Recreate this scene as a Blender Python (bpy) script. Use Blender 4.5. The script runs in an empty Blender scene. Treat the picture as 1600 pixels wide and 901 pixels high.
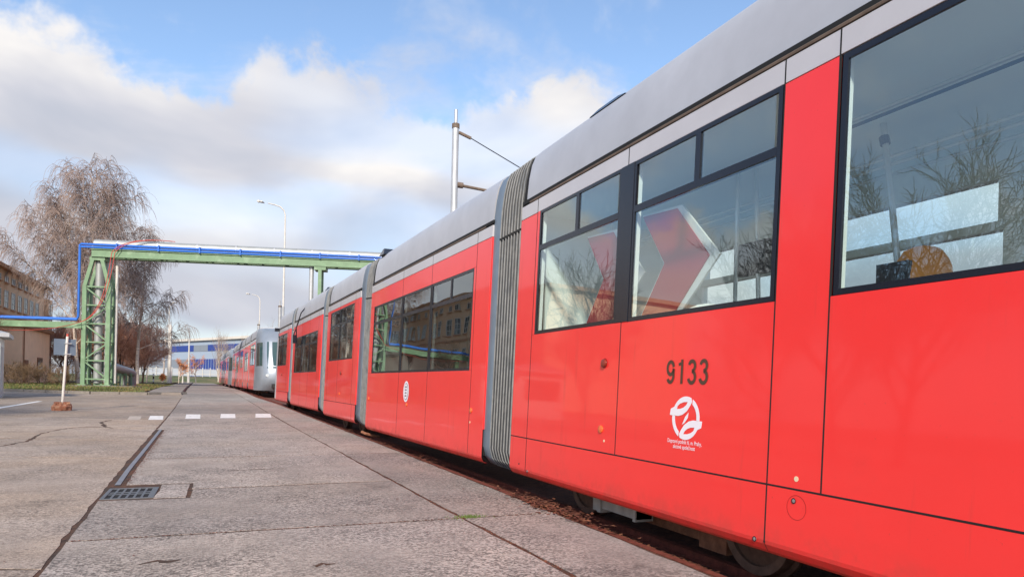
import bpy, math, random
from mathutils import Vector, Matrix

# ------------------------------------------------------------------ scene
scene = bpy.context.scene
COL = scene.collection
R = math.radians

# camera: level optical axis turned 23.5 deg right of the road, rolled 1.3 deg, rise shift
CAM_H, YAW, ROLL = 1.2, R(23.4646), 0.023
cd = bpy.data.cameras.new('camera'); cam = bpy.data.objects.new('camera', cd); COL.objects.link(cam)
cd.sensor_width = 36.0; cd.lens = 36.0 * 1060 / 1600
cd.shift_y = (602.6 - 450.5) / 1600
cd.clip_start = 0.05; cd.clip_end = 3000
fw = Vector((math.sin(YAW), math.cos(YAW), 0)); rt = Vector((math.cos(YAW), -math.sin(YAW), 0)); up = Vector((0, 0, 1))
xc = rt * math.cos(ROLL) + up * math.sin(ROLL); yc = up * math.cos(ROLL) - rt * math.sin(ROLL); zc = -fw
M4 = Matrix((xc, yc, zc)).transposed().to_4x4(); M4.translation = Vector((0, 0, CAM_H))
cam.matrix_world = M4
scene.camera = cam

SUN_AZ, SUN_EL = R(180 + 27), R(33)      # compass-like: angle from +Y towards +X
sdir = Vector((math.sin(SUN_AZ) * math.cos(SUN_EL), math.cos(SUN_AZ) * math.cos(SUN_EL), math.sin(SUN_EL)))

def make_world():
    w = bpy.data.worlds.new('World'); scene.world = w; w.use_nodes = True
    nt = w.node_tree; nt.nodes.clear(); N = nt.nodes.new; L = nt.links.new
    def math_(op, a, b=None, c=None, clamp=False):
        n = N('ShaderNodeMath'); n.operation = op; n.use_clamp = clamp
        for i, v in enumerate((a, b, c)):
            if v is None: continue
            if isinstance(v, (int, float)): n.inputs[i].default_value = v
            else: L(v, n.inputs[i])
        return n.outputs[0]
    def sstep(v, a, b, o0=0.0, o1=1.0):
        n = N('ShaderNodeMapRange'); n.interpolation_type = 'SMOOTHSTEP'
        L(v, n.inputs['Value']); n.inputs['From Min'].default_value = a; n.inputs['From Max'].default_value = b
        n.inputs['To Min'].default_value = o0; n.inputs['To Max'].default_value = o1
        return n.outputs[0]
    out = N('ShaderNodeOutputWorld')
    sky = N('ShaderNodeTexSky'); sky.sky_type = 'NISHITA'; sky.sun_disc = False
    sky.sun_elevation = SUN_EL; sky.sun_rotation = SUN_AZ; sky.air_density = 1.0; sky.dust_density = 0.3; sky.ozone_density = 1.6
    hsv = N('ShaderNodeHueSaturation'); hsv.inputs['Saturation'].default_value = 1.0; hsv.inputs['Value'].default_value = 1.18
    L(sky.outputs[0], hsv.inputs['Color'])
    bg = N('ShaderNodeBackground'); L(hsv.outputs[0], bg.inputs['Color']); bg.inputs['Strength'].default_value = 0.15
    tc = N('ShaderNodeTexCoord'); sep = N('ShaderNodeSeparateXYZ'); L(tc.outputs['Generated'], sep.inputs[0])
    x, y, z = sep.outputs
    hor = math_('SQRT', math_('ADD', math_('MULTIPLY', x, x), math_('MULTIPLY', y, y)))
    el = math_('DIVIDE', z, math_('MAXIMUM', hor, 0.02))
    az = math_('ARCTAN2', x, y)
    # flatten the cloud lattice towards the horizon
    den = math_('ADD', math_('MAXIMUM', z, 0.0), 0.16)
    comb = N('ShaderNodeCombineXYZ'); L(math_('DIVIDE', x, den), comb.inputs[0]); L(math_('DIVIDE', y, den), comb.inputs[1])
    def noise(vec, scale, detail, rough, off=(0, 0, 0), dist=0.0, stretch=(1, 1, 1)):
        mp = N('ShaderNodeMapping'); L(vec, mp.inputs['Vector']); mp.inputs['Location'].default_value = off; mp.inputs['Scale'].default_value = stretch
        n = N('ShaderNodeTexNoise'); L(mp.outputs[0], n.inputs['Vector'])
        n.inputs['Scale'].default_value = scale; n.inputs['Detail'].default_value = detail; n.inputs['Roughness'].default_value = rough; n.inputs['Distortion'].default_value = dist
        return n.outputs['Fac']
    gen = tc.outputs['Generated']
    puff = noise(gen, 4.6, 7, 0.58, (0.37, 0.1, 0.2), 0.15)
    fine = noise(gen, 13.0, 4, 0.60, (1.3, 0.7, 0.2), 0.3)
    streak = noise(comb.outputs[0], 1.0, 6, 0.60, (3.1, 0.4, 0), 0.5, (1, 1, 1))
    # upper rim of the big cumulus bank, a slow function of azimuth
    cur = N('ShaderNodeFloatCurve'); cv = cur.mapping.curves[0]
    azn = math_('MULTIPLY_ADD', az, 1 / (2 * math.pi), 0.5)      # 0..1 round the horizon, 0.5 = +Y
    def A(px): return 0.5 + (math.atan((px - 800) / 1060) + YAW) / (2 * math.pi)
    pts = [(0.0, .30), (.2, .27), (.38, .27), (.44, .36), (A(0), .43), (A(180), .40), (A(330), .375), (A(400), .42), (A(480), .435), (A(580), .425), (A(690), .41), (A(800), .41), (.64, .38), (.75, .36), (1.0, .36)]
    cv.points[0].location = pts[0]; cv.points[1].location = pts[-1]
    for p in pts[1:-1]: cv.points.new(*p)
    for p in cv.points: p.handle_type = 'AUTO'
    cur.mapping.update(); L(azn, cur.inputs['Value'])
    rim = math_('SUBTRACT', cur.outputs[0], el)
    bank = math_('ADD', rim, math_('ADD', math_('MULTIPLY_ADD', puff, 0.36, -0.18), math_('MULTIPLY_ADD', fine, 0.13, -0.065)))
    bankm = sstep(bank, -0.020, 0.038)
    wisp = math_('ADD', math_('MULTIPLY', streak, 0.72), math_('MULTIPLY', fine, 0.28))
    wispm = math_('MULTIPLY', sstep(wisp, 0.475, 0.70), 0.85)
    mask = math_('MAXIMUM', bankm, wispm)
    # veil: bank thins to blue haze in patches low down
    veil = sstep(noise(gen, 2.6, 2, 0.5, (0.2, 2.3, 0.9), 0.3, (1, 1, 3.2)), 0.46, 0.64, 1.0, 0.66)
    mask = math_('MULTIPLY', mask, veil, clamp=True)
    cr = N('ShaderNodeValToRGB')
    tone = math_('ADD', math_('MULTIPLY', noise(gen, 3.4, 4, 0.5, (5.1, 0.3, 2.2), 0.3, (1, 1, 2.0)), 0.75), math_('MULTIPLY', sstep(rim, 0.0, 0.3, 0.30, 0.10), 1.0))
    L(tone, cr.inputs[0])
    e = cr.color_ramp.elements; e[0].position = 0.42; e[0].color = (.50, .54, .64, 1); e[1].position = 0.74; e[1].color = (.97, .94, .92, 1)
    m = e.new(0.56); m.color = (.66, .67, .74, 1)
    cb = N('ShaderNodeBackground'); L(cr.outputs[0], cb.inputs['Color']); cb.inputs['Strength'].default_value = 0.77
    mix = N('ShaderNodeMixShader'); L(mask, mix.inputs[0]); L(bg.outputs[0], mix.inputs[1]); L(cb.outputs[0], mix.inputs[2])
    L(mix.outputs[0], out.inputs['Surface'])
make_world()

sl = bpy.data.lights.new('sun', 'SUN'); sun = bpy.data.objects.new('sun', sl); COL.objects.link(sun)
sl.energy = 3.6; sl.angle = R(5.0); sl.color = (1.0, 0.91, 0.79)
sun.rotation_euler = sdir.to_track_quat('Z', 'Y').to_euler()

scene.render.engine = 'CYCLES'
scene.view_settings.view_transform = 'Standard'; scene.view_settings.look = 'None'
scene.view_settings.exposure = 0.42; scene.view_settings.gamma = 1.0; scene.view_settings.use_curve_mapping = False
scene.cycles.max_bounces = 5; scene.cycles.transparent_max_bounces = 10

# ------------------------------------------------------------------ mesh helper
class MB:
    def __init__(s): s.v = []; s.f = []
    def add(s, vs, fs):
        b = len(s.v); s.v.extend(tuple(p) for p in vs); s.f.extend(tuple(b + i for i in f) for f in fs)
    def box(s, x0, x1, y0, y1, z0, z1):
        s.add([(x0,y0,z0),(x1,y0,z0),(x1,y1,z0),(x0,y1,z0),(x0,y0,z1),(x1,y0,z1),(x1,y1,z1),(x0,y1,z1)],
              [(0,3,2,1),(4,5,6,7),(0,1,5,4),(1,2,6,5),(2,3,7,6),(3,0,4,7)])
        return s
    def bar(s, p, q, w, d, upv=(0, 0, 1)):
        p, q = Vector(p), Vector(q); t = (q - p).normalized(); u = Vector(upv)
        if abs(t.dot(u)) > .95: u = Vector((0, 1, 0))
        a = t.cross(u).normalized(); b = a.cross(t).normalized()
        vs = [o + a * i * w / 2 + b * j * d / 2 for o in (p, q) for i, j in ((-1,-1),(1,-1),(1,1),(-1,1))]
        s.add(vs, [(0,1,2,3),(7,6,5,4),(0,4,5,1),(1,5,6,2),(2,6,7,3),(3,7,4,0)]); return s
    def tube(s, pts, rad, n=8, cap=True):
        pts = [Vector(p) for p in pts]; k = len(pts)
        rad = [rad] * k if isinstance(rad, (int, float)) else rad
        b = len(s.v); a = None
        for i, p in enumerate(pts):
            t = (pts[min(i + 1, k - 1)] - pts[max(i - 1, 0)])
            t = t.normalized() if t.length > 1e-9 else Vector((0, 0, 1))
            if a is None: a = t.orthogonal().normalized()
            a = a - t * a.dot(t)
            a = a.normalized() if a.length > 1e-6 else t.orthogonal().normalized()
            c = t.cross(a)
            for j in range(n):
                th = 2 * math.pi * j / n
                s.v.append(tuple(p + (a * math.cos(th) + c * math.sin(th)) * rad[i]))
        for i in range(k - 1):
            for j in range(n):
                s.f.append((b+i*n+j, b+i*n+(j+1)%n, b+(i+1)*n+(j+1)%n, b+(i+1)*n+j))
        if cap and n > 2:
            s.f.append(tuple(b + j for j in reversed(range(n)))); s.f.append(tuple(b + (k-1)*n + j for j in range(n)))
        return s
    def lathe(s, prof, n=24, M=None):
        # profile of (radius, height) about local z
        b = len(s.v); k = len(prof)
        for r_, z_ in prof:
            for j in range(n):
                th = 2 * math.pi * j / n; p = Vector((r_ * math.cos(th), r_ * math.sin(th), z_))
                s.v.append(tuple(M @ p if M else p))
        for i in range(k - 1):
            for j in range(n): s.f.append((b+i*n+j, b+i*n+(j+1)%n, b+(i+1)*n+(j+1)%n, b+(i+1)*n+j))
        s.f.append(tuple(b + j for j in reversed(range(n)))); s.f.append(tuple(b + (k-1)*n + j for j in range(n)))
        return s
    def loft(s, rings, close=False):
        b = len(s.v); n = len(rings[0])
        for r_ in rings: s.v.extend(tuple(p) for p in r_)
        for i in range(len(rings) - 1):
            for j in range(n if close else n - 1):
                s.f.append((b+i*n+j, b+i*n+(j+1)%n, b+(i+1)*n+(j+1)%n, b+(i+1)*n+j))
        return s
    def prism(s, poly, z0, z1):
        n = len(poly)
        s.add([(p[0], p[1], z0) for p in poly] + [(p[0], p[1], z1) for p in poly],
              [tuple(reversed(range(n))), tuple(range(n, 2*n))] + [(i, (i+1)%n, n+(i+1)%n, n+i) for i in range(n)])
        return s
    def mesh(s, name, mat, smooth=False):
        me = bpy.data.meshes.new(name); me.from_pydata(s.v, [], s.f); me.update()
        if mat: me.materials.append(mat)
        if smooth:
            me.polygons.foreach_set('use_smooth', [True] * len(me.polygons))
            try: me.set_sharp_from_angle(angle=R(40))
            except Exception: pass
        return me
    def build(s, name, mat, parent=None, smooth=False):
        return link(name, s.mesh(name, mat, smooth), parent)
def link(name, me, parent=None):
    o = bpy.data.objects.new(name, me); COL.objects.link(o)
    if parent: o.parent = parent
    return o
def tag(o, label=None, cat=None, group=None, kind=None):
    for k, v in (('label', label), ('category', cat), ('group', group), ('kind', kind)):
        if v: o[k] = v
    return o
def empty(name, loc, rz=0.0, parent=None):
    o = bpy.data.objects.new(name, None); COL.objects.link(o); o.location = loc; o.rotation_euler.z = rz
    o.empty_display_size = .2
    if parent: o.parent = parent
    return o

# ------------------------------------------------------------------ materials
MATS = {}
def mat(name, col, rough=.6, metal=0.0, var=0.0, scale=4.0, bump=0.0, bscale=60.0, coat=0.0, var2=0.0, scale2=.6, spec=.5, col2=None, c2=(.45, .62), c2scale=3.0, emit=None, stretch=(1,1,1), crough=.05):
    if name in MATS: return MATS[name]
    m = bpy.data.materials.new(name); m.use_nodes = True; nt = m.node_tree; N = nt.nodes.new; L = nt.links.new
    b = nt.nodes['Principled BSDF']
    b.inputs['Roughness'].default_value = rough; b.inputs['Metallic'].default_value = metal
    b.inputs['Specular IOR Level'].default_value = spec
    b.inputs['Coat Weight'].default_value = coat; b.inputs['Coat Roughness'].default_value = crough
    tc = N('ShaderNodeTexCoord'); mp = N('ShaderNodeMapping'); mp.inputs['Scale'].default_value = stretch; L(tc.outputs['Object'], mp.inputs[0])
    def nz(sc, det=5, r=.6):
        n = N('ShaderNodeTexNoise'); L(mp.outputs[0], n.inputs['Vector']); n.inputs['Scale'].default_value = sc; n.inputs['Detail'].default_value = det; n.inputs['Roughness'].default_value = r
        return n.outputs['Fac']
    rgb = N('ShaderNodeRGB'); rgb.outputs[0].default_value = (*col, 1); c = rgb.outputs[0]
    if col2:
        mr = N('ShaderNodeMapRange'); mr.interpolation_type = 'SMOOTHSTEP'; L(nz(c2scale, 7, .62), mr.inputs[0]); mr.inputs[1].default_value = c2[0]; mr.inputs[2].default_value = c2[1]
        mx = N('ShaderNodeMix'); mx.data_type = 'RGBA'; L(mr.outputs[0], mx.inputs[0]); L(c, mx.inputs[6]); mx.inputs[7].default_value = (*col2, 1); c = mx.outputs[2]
    for v_, s_ in ((var, scale), (var2, scale2)):
        if not v_: continue
        mr = N('ShaderNodeMapRange'); L(nz(s_), mr.inputs[0]); mr.inputs[1].default_value = .3; mr.inputs[2].default_value = .7; mr.inputs[3].default_value = 1 - v_; mr.inputs[4].default_value = 1 + v_
        h = N('ShaderNodeVectorMath'); h.operation = 'SCALE'; L(c, h.inputs[0]); L(mr.outputs[0], h.inputs['Scale']); c = h.outputs[0]
    L(c, b.inputs['Base Color'])
    if bump:
        bp = N('ShaderNodeBump'); bp.inputs['Strength'].default_value = bump; bp.inputs['Distance'].default_value = .01; L(nz(bscale, 4), bp.inputs['Height']); L(bp.outputs[0], b.inputs['Normal'])
    if emit:
        b.inputs['Emission Color'].default_value = (*col, 1); b.inputs['Emission Strength'].default_value = emit
    MATS[name] = m; return m

def glass(name, tint, r0=.1, wob=0.0, rough=0.0):
    m = bpy.data.materials.new(name); m.use_nodes = True; nt = m.node_tree; nt.nodes.clear(); N = nt.nodes.new; L = nt.links.new
    out = N('ShaderNodeOutputMaterial'); tr = N('ShaderNodeBsdfTransparent'); tr.inputs[0].default_value = (*tint, 1)
    gl = N('ShaderNodeBsdfGlossy'); gl.inputs['Roughness'].default_value = rough; gl.inputs['Color'].default_value = (.93, 1, .99, 1)
    # Schlick reflectance, the same from both sides of the pane
    lw = N('ShaderNodeLayerWeight'); lw.inputs['Blend'].default_value = .5
    pw = N('ShaderNodeMath'); pw.operation = 'POWER'; L(lw.outputs['Facing'], pw.inputs[0]); pw.inputs[1].default_value = 4.0
    fr = N('ShaderNodeMath'); fr.operation = 'MULTIPLY_ADD'; L(pw.outputs[0], fr.inputs[0]); fr.inputs[1].default_value = 1 - r0; fr.inputs[2].default_value = r0
    mx = N('ShaderNodeMixShader'); L(fr.outputs[0], mx.inputs[0]); L(tr.outputs[0], mx.inputs[1]); L(gl.outputs[0], mx.inputs[2]); L(mx.outputs[0], out.inputs[0])
    if wob:
        tc = N('ShaderNodeTexCoord'); n = N('ShaderNodeTexNoise'); L(tc.outputs['Object'], n.inputs['Vector']); n.inputs['Scale'].default_value = 1.1; n.inputs['Detail'].default_value = 1
        bp = N('ShaderNodeBump'); bp.inputs['Strength'].default_value = wob; bp.inputs['Distance'].default_value = .02; L(n.outputs[0], bp.inputs['Height']); L(bp.outputs[0], gl.inputs['Normal'])
    MATS[name] = m; return m

RED = mat('tram_red_paint', (.90, .032, .028), .34, coat=.45, var=.02, scale=2.5, col2=(.80, .036, .030), c2=(.58, .82), c2scale=1.4, bump=.05, bscale=1.6)
def add_grime(m):
    nt = m.node_tree; N = nt.nodes.new; L = nt.links.new; b = nt.nodes['Principled BSDF']
    src = b.inputs['Base Color'].links[0].from_socket
    tc = N('ShaderNodeTexCoord'); sp = N('ShaderNodeSeparateXYZ'); L(tc.outputs['Object'], sp.inputs[0])
    def nz(sc, st, det=5):
        mp = N('ShaderNodeMapping'); mp.inputs['Scale'].default_value = st; L(tc.outputs['Object'], mp.inputs[0])
        n = N('ShaderNodeTexNoise'); n.inputs['Scale'].default_value = sc; n.inputs['Detail'].default_value = det; n.inputs['Roughness'].default_value = .65; L(mp.outputs[0], n.inputs['Vector']); return n.outputs['Fac']
    def mr(v, a, b_, c, d):
        n = N('ShaderNodeMapRange'); n.interpolation_type = 'SMOOTHSTEP'; L(v, n.inputs[0])
        for i, q in enumerate((a, b_, c, d)): n.inputs[1 + i].default_value = q
        return n.outputs[0]
    def mul(a, b_):
        n = N('ShaderNodeMath'); n.operation = 'MULTIPLY'; L(a, n.inputs[0]); L(b_, n.inputs[1]); return n.outputs[0]
    def mx2(a, b_):
        n = N('ShaderNodeMath'); n.operation = 'MAXIMUM'; L(a, n.inputs[0]); L(b_, n.inputs[1]); return n.outputs[0]
    splash = mul(mr(sp.outputs[2], .48, .20, 0, .45), mr(nz(5, (1, 1, 1)), .38, .68, .15, 1))
    streak = mul(mr(nz(9, (1, 1, .07)), .56, .74, 0, .20), mr(nz(1.2, (1, 1, 1), 2), .42, .62, 0, 1))
    spots = mr(nz(55, (1, 1, 1), 2), .72, .78, 0, .35)
    f = mx2(mx2(splash, streak), spots)
    mix = N('ShaderNodeMix'); mix.data_type = 'RGBA'; L(f, mix.inputs[0]); L(src, mix.inputs[6]); mix.inputs[7].default_value = (.26, .055, .035, 1); L(mix.outputs[2], b.inputs['Base Color'])
    rr = N('ShaderNodeMath'); rr.operation = 'MULTIPLY_ADD'; L(f, rr.inputs[0]); rr.inputs[1].default_value = .4; rr.inputs[2].default_value = .34; L(rr.outputs[0], b.inputs['Roughness'])
add_grime(RED)
SILVER = mat('tram_roof_silver', (.50, .50, .52), .45, .25, var=.05, scale=3, var2=.06, scale2=.7)
PALE = mat('tram_pale_grey', (.55, .53, .54), .4, .1, var=.05, scale=2, coat=.3)
GUTTER = mat('tram_gutter', (.16, .115, .085), .7, var=.3, scale=9)
BLACK = mat('tram_black', (.010, .011, .018), .25, spec=.5)
SEAM = mat('tram_seam_black', (.008, .008, .008), .8)
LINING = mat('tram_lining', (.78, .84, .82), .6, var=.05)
LINING_SHADE = mat('tram_lining_shaded', (.10, .11, .11), .7)  # interior shade put into the lining colour, so pane reflections dominate
CEIL = mat('tram_ceiling', (.72, .79, .79), .6)
FLOORM = mat('tram_floor', (.40, .42, .42), .7)
RUBBER = mat('bellows_rubber', (.016, .019, .024), .6, var=.2, scale=6, col2=(.07, .07, .07), c2=(.5, .7), c2scale=5)
RIBM = mat('bellows_rib', (.24, .24, .235), .6, var=.25, scale=7, col2=(.16,.17,.18), c2=(.5,.68), c2scale=2.4)
BFRAME = mat('bellows_frame', (.17, .215, .265), .45, .2, var=.1, scale=5)
UNDER = mat('underframe', (.030, .026, .024), .8, var=.3)
BOGIE = mat('bogie_rust', (.26, .11, .06), .85, var=.35, scale=14, bump=.4)
WHEELM = mat('wheel_steel', (.16, .10, .075), .55, .5, var=.3, scale=12)
DUSTY = mat('dusty_box', (.42, .39, .34), .8, var=.2, scale=10)
AMBER = mat('amber_lens', (.75, .14, .03), .25, coat=.5)
DARKAMB = mat('dirty_lens', (.22, .035, .02), .35, var=.3, scale=40)
STEEL = mat('bright_steel', (.55, .55, .55), .3, .9)
IVORY = mat('ivory_mark', (.80, .62, .40), .5)
NUMCOL = mat('number_brown', (.085, .042, .022), .5)
EMBW = mat('emblem_white', (.86, .80, .84), .5)
POLE_Y = mat('grab_pole', (.62, .66, .66), .3, .3)
ORANGE = mat('seat_orange', (.85, .33, .06), .5, var=.08)
WHITEPL = mat('white_plastic', (.72, .75, .73), .45)
CHEV = mat('chevron_crimson', (.36, .018, .035), .4)
BOXD = mat('machine_dark', (.035, .04, .05), .5)
GLASS = glass('tram_glass', (.90, .98, .96), .19, .14)
GLASSF = glass('tram_glass_plain', (.92, .97, .96), .07)
CABM = mat('cab_silver', (.30, .33, .37), .4, .35, var=.05, coat=.2)
CABGL = mat('cab_glazing', (.035, .075, .075), .06, coat=1.0)
HGLASS = glass('building_glass', (.35, .42, .45), .12)

def concrete(name, base, warm, sp=1.0):
    m = bpy.data.materials.new(name); m.use_nodes = True; nt = m.node_tree; N = nt.nodes.new; L = nt.links.new
    b = nt.nodes['Principled BSDF']; b.inputs['Roughness'].default_value = .88; b.inputs['Specular IOR Level'].default_value = .3
    geo = N('ShaderNodeNewGeometry'); pos = geo.outputs['Position']
    def nz(sc, det=4, r=.6):
        n = N('ShaderNodeTexNoise'); L(pos, n.inputs['Vector']); n.inputs['Scale'].default_value = sc; n.inputs['Detail'].default_value = det; n.inputs['Roughness'].default_value = r; return n.outputs['Fac']
    def mr(v, a, b_, c, d):
        n = N('ShaderNodeMapRange'); n.interpolation_type = 'SMOOTHSTEP'; L(v, n.inputs[0])
        for i, q in enumerate((a, b_, c, d)): n.inputs[1 + i].default_value = q
        return n.outputs[0]
    vo = N('ShaderNodeTexVoronoi'); L(pos, vo.inputs['Vector']); vo.inputs['Scale'].default_value = 58; vo.inputs['Randomness'].default_value = 1
    sepc = N('ShaderNodeSeparateColor'); L(vo.outputs['Color'], sepc.inputs[0])
    mixw = N('ShaderNodeMix'); mixw.data_type = 'RGBA'; L(mr(nz(.35, 4), .35, .65, 0, 1), mixw.inputs[0]); mixw.inputs[6].default_value = (*base, 1); mixw.inputs[7].default_value = (*warm, 1)
    # per-slab tone
    oi = N('ShaderNodeObjectInfo')
    tone = mr(oi.outputs['Random'], 0, 1, .87, 1.10)
    def scale(c, v):
        h = N('ShaderNodeVectorMath'); h.operation = 'SCALE'; L(c, h.inputs[0]); L(v, h.inputs['Scale']); return h.outputs[0]
    c = scale(mixw.outputs[2], tone)
    c = scale(c, mr(nz(1.7, 6, .65), .3, .7, .86, 1.12))
    c = scale(c, mr(nz(.22, 3, .5), .35, .65, .90, 1.08))
    # exposed aggregate: pebbles darker or paler than the paste, wearing stronger in patches
    ag = N('ShaderNodeMath'); ag.operation = 'MULTIPLY'; L(mr(nz(.8, 3), .35, .62, .35, 1.0), ag.inputs[0]); ag.inputs[1].default_value = sp
    peb = mr(sepc.outputs[0], 0.0, 1.0, .42, 1.36)
    one = N('ShaderNodeMix'); one.data_type = 'FLOAT'; L(ag.outputs[0], one.inputs[0]); one.inputs[2].default_value = 1.0; L(peb, one.inputs[3])
    c = scale(c, one.outputs[0])
    c = scale(c, mr(nz(26, 3, .7), .32, .45, .62, 1.0))
    c = scale(c, mr(nz(4.5, 6, .7), .24, .36, .60, 1.0))
    c = scale(c, mr(nz(.95, 7, .7), .30, .42, .70, 1.0))
    L(c, b.inputs['Base Color'])
    bp = N('ShaderNodeBump'); bp.inputs['Strength'].default_value = .55; bp.inputs['Distance'].default_value = .006
    s2 = N('ShaderNodeMath'); s2.operation = 'ADD'; L(vo.outputs['Distance'], s2.inputs[0]); L(nz(90, 3), s2.inputs[1]); L(s2.outputs[0], bp.inputs['Height']); L(bp.outputs[0], b.inputs['Normal'])
    MATS[name] = m; return m
CONC = concrete('concrete_slab', (.330, .285, .255), (.355, .297, .252), 1.0)
CONCL = concrete('concrete_yard', (.350, .285, .238), (.385, .295, .225), .8)
JOINT = mat('joint_dirt', (.050, .030, .020), .95, var=.4, scale=15, col2=(.09, .04, .02), c2=(.4, .6), c2scale=2, bump=.5)
SOIL = mat('bare_soil', (.16, .12, .08), .95, var=.3, scale=2, bump=.5)
BALLAST = mat('track_bed', (.115, .034, .020), .95, var=.4, scale=25, bump=.8, bscale=90, col2=(.17, .055, .030), c2=(.4, .62), c2scale=7)
RAILM = mat('rail_rust', (.19, .048, .028), .75, .3, var=.35, scale=18, bump=.3)
LEAFM = mat('dead_leaf', (.135, .038, .020), .8, var=.45, scale=6, col2=(.21, .080, .038), c2=(.45, .6), c2scale=11)
MOSS = mat('moss_green', (.10, .15, .035), .9, var=.3, scale=20)
PAINT = mat('road_paint', (.74, .71, .68), .7, var=.12, scale=9, col2=(.40, .36, .33), c2=(.54, .72), c2scale=6)
FADED = mat('road_paint_faded', (.44, .37, .31), .8, var=.12, scale=9)
IRON = mat('cast_iron', (.17, .175, .18), .55, .5, var=.2, scale=20)
DRAIN_SHADE = mat('drain_shade', (.006, .006, .006), .9)
CHAN = mat('channel_cover', (.24, .24, .255), .5, .3, var=.15, scale=6)
GRASS = mat('grass_turf', (.085, .095, .026), .95, var=.25, scale=3, col2=(.20, .125, .055), c2=(.44, .60), c2scale=.45, bump=.6, bscale=30)
BLADE = mat('grass_blade', (.105, .135, .030), .8, var=.25, scale=4, col2=(.26, .17, .07), c2=(.45, .60), c2scale=.5)
KERB = mat('kerb_stone', (.24, .21, .18), .85, var=.2, scale=6, bump=.4)
GREEN = mat('green_paint', (.17, .275, .15), .5, var=.12, scale=2.5, col2=(.25, .36, .22), c2=(.5, .68), c2scale=1.3)
BLUE = mat('blue_paint', (.025, .145, .55), .35, var=.1, scale=3, coat=.3)
CLAD = mat('pipe_cladding', (.36, .37, .355), .5, .35, var=.12, scale=2.5, col2=(.36,.36,.33), c2=(.5,.7), c2scale=1.5)
REDC = mat('red_cable', (.52, .085, .06), .5)
GALV = mat('galvanised', (.52, .52, .52), .45, .45, var=.1, scale=5)
POLEW = mat('pole_cream', (.66, .62, .56), .5, var=.08)
SIGNB = mat('sign_back', (.17, .22, .28), .45, .3, var=.06)
BRICKM = mat('brick_block', (.30, .115, .062), .9, var=.3, scale=14, bump=.6, col2=(.42, .24, .15), c2=(.5,.65), c2scale=8)
STUCCO = mat('stucco_peach', (.82, .57, .36), .85, var=.08, scale=1.2, var2=.06, scale2=.25, bump=.15)
STUCCO2 = mat('stucco_annex', (.84, .56, .38), .85, var=.08, scale=1.2, bump=.15)
TRIM = mat('stucco_trim', (.58, .33, .19), .8, var=.08)
WFRAME = mat('window_frame_white', (.62, .60, .55), .6)
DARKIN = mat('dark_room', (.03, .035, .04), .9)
DOORM = mat('door_brown', (.22, .085, .04), .6)
ROOFB = mat('roof_brown', (.26, .12, .06), .7, var=.1)
HALLW = mat('hall_pale', (.33, .40, .49), .6, var=.04)
HALLG = mat('hall_grey', (.22, .25, .29), .6)
HALLB = mat('hall_blue', (.020, .052, .26), .5)
HALLC = mat('hall_cornice', (.66, .61, .54), .6)
BARKB = mat('birch_bark', (.60, .50, .42), .8, var=.1, scale=2, col2=(.055, .045, .04), c2=(.58, .66), c2scale=5, stretch=(1, 1, 3))
BARK = mat('bare_bark', (.115, .075, .055), .9, var=.25, scale=5)
TWIG = mat('birch_twig', (.30, .220, .185), .85, var=.2, scale=.6)
TWIGR = mat('reddish_twig', (.52, .28, .19), .85, var=.25, scale=.6)
TWIGD = mat('dark_twig', (.085, .062, .045), .9, var=.2, scale=.8)
ORLEAF = mat('orange_leaf', (.62, .24, .085), .8, var=.3, scale=1.5)
KIOSK = mat('kiosk_white', (.70, .74, .68), .6)

# ------------------------------------------------------------------ ground
def gz(Y):
    t = min(1.0, max(0.0, (Y - 8) / 47.0)); return .45 * t * t * (3 - 2 * t)
def lerp_poly(pts, Y):
    if Y <= pts[0][1]: return pts[0][0]
    for (x0, y0), (x1, y1) in zip(pts, pts[1:]):
        if Y <= y1: return x0 + (x1 - x0) * (Y - y0) / (y1 - y0)
    return pts[-1][0]
LEFT = [(-.96, -6), (-.96, 4.8), (-1.06, 8.1), (-1.12, 10.1), (-1.23, 17.2), (-1.36, 26.6), (-1.75, 45), (-3.1, 98.7), (-3.9, 132)]
RIGHT = [(2.1, -6), (2.1, 4.8), (2.05, 5.8), (1.94, 11.6), (1.43, 28.9), (.55, 60), (-.55, 100), (-1.4, 132)]
EDGE = [(2.98, -6), (2.98, 8), (2.95, 12), (2.80, 17.6), (2.38, 29.6), (1.85, 37), (1.05, 68), (.1, 102), (-.6, 132)]
lX = lambda Y: lerp_poly(LEFT, Y)
rX = lambda Y: lerp_poly(RIGHT, Y)
eX = lambda Y: lerp_poly(EDGE, Y)

def sheet(name, xs, ys, zf, m, kind='structure', parent=None):
    mb = MB(); n = len(xs)
    mb.v = [(x, y, zf(x, y)) for y in ys for x in xs]
    mb.f = [(j*n+i, j*n+i+1, (j+1)*n+i+1, (j+1)*n+i) for j in range(len(ys)-1) for i in range(n-1)]
    o = mb.build(name, m, parent, True)
    if kind: tag(o, kind=kind)
    return o
def frange(a, b, s):
    n = max(1, int(round((b - a) / s))); return [a + (b - a) * i / n for i in range(n + 1)]
YS = frange(-60, 0, 10)[:-1] + frange(0, 60, 2) + [70, 85, 100, 132, 160, 260, 600, 1500]
g = sheet('ground', [-900, -300, -120, -60, -30, -10, -4, 0, 3, 7, 12, 30, 60, 150, 400, 900], YS, lambda x, y: gz(y) - .30 + (max(0, min(1, (y - 131) / 12.)) * 1.3 if x > -200 else 1.3), SOIL)
tag(g, 'bare brown ground stretching out under the yard', None)

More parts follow.
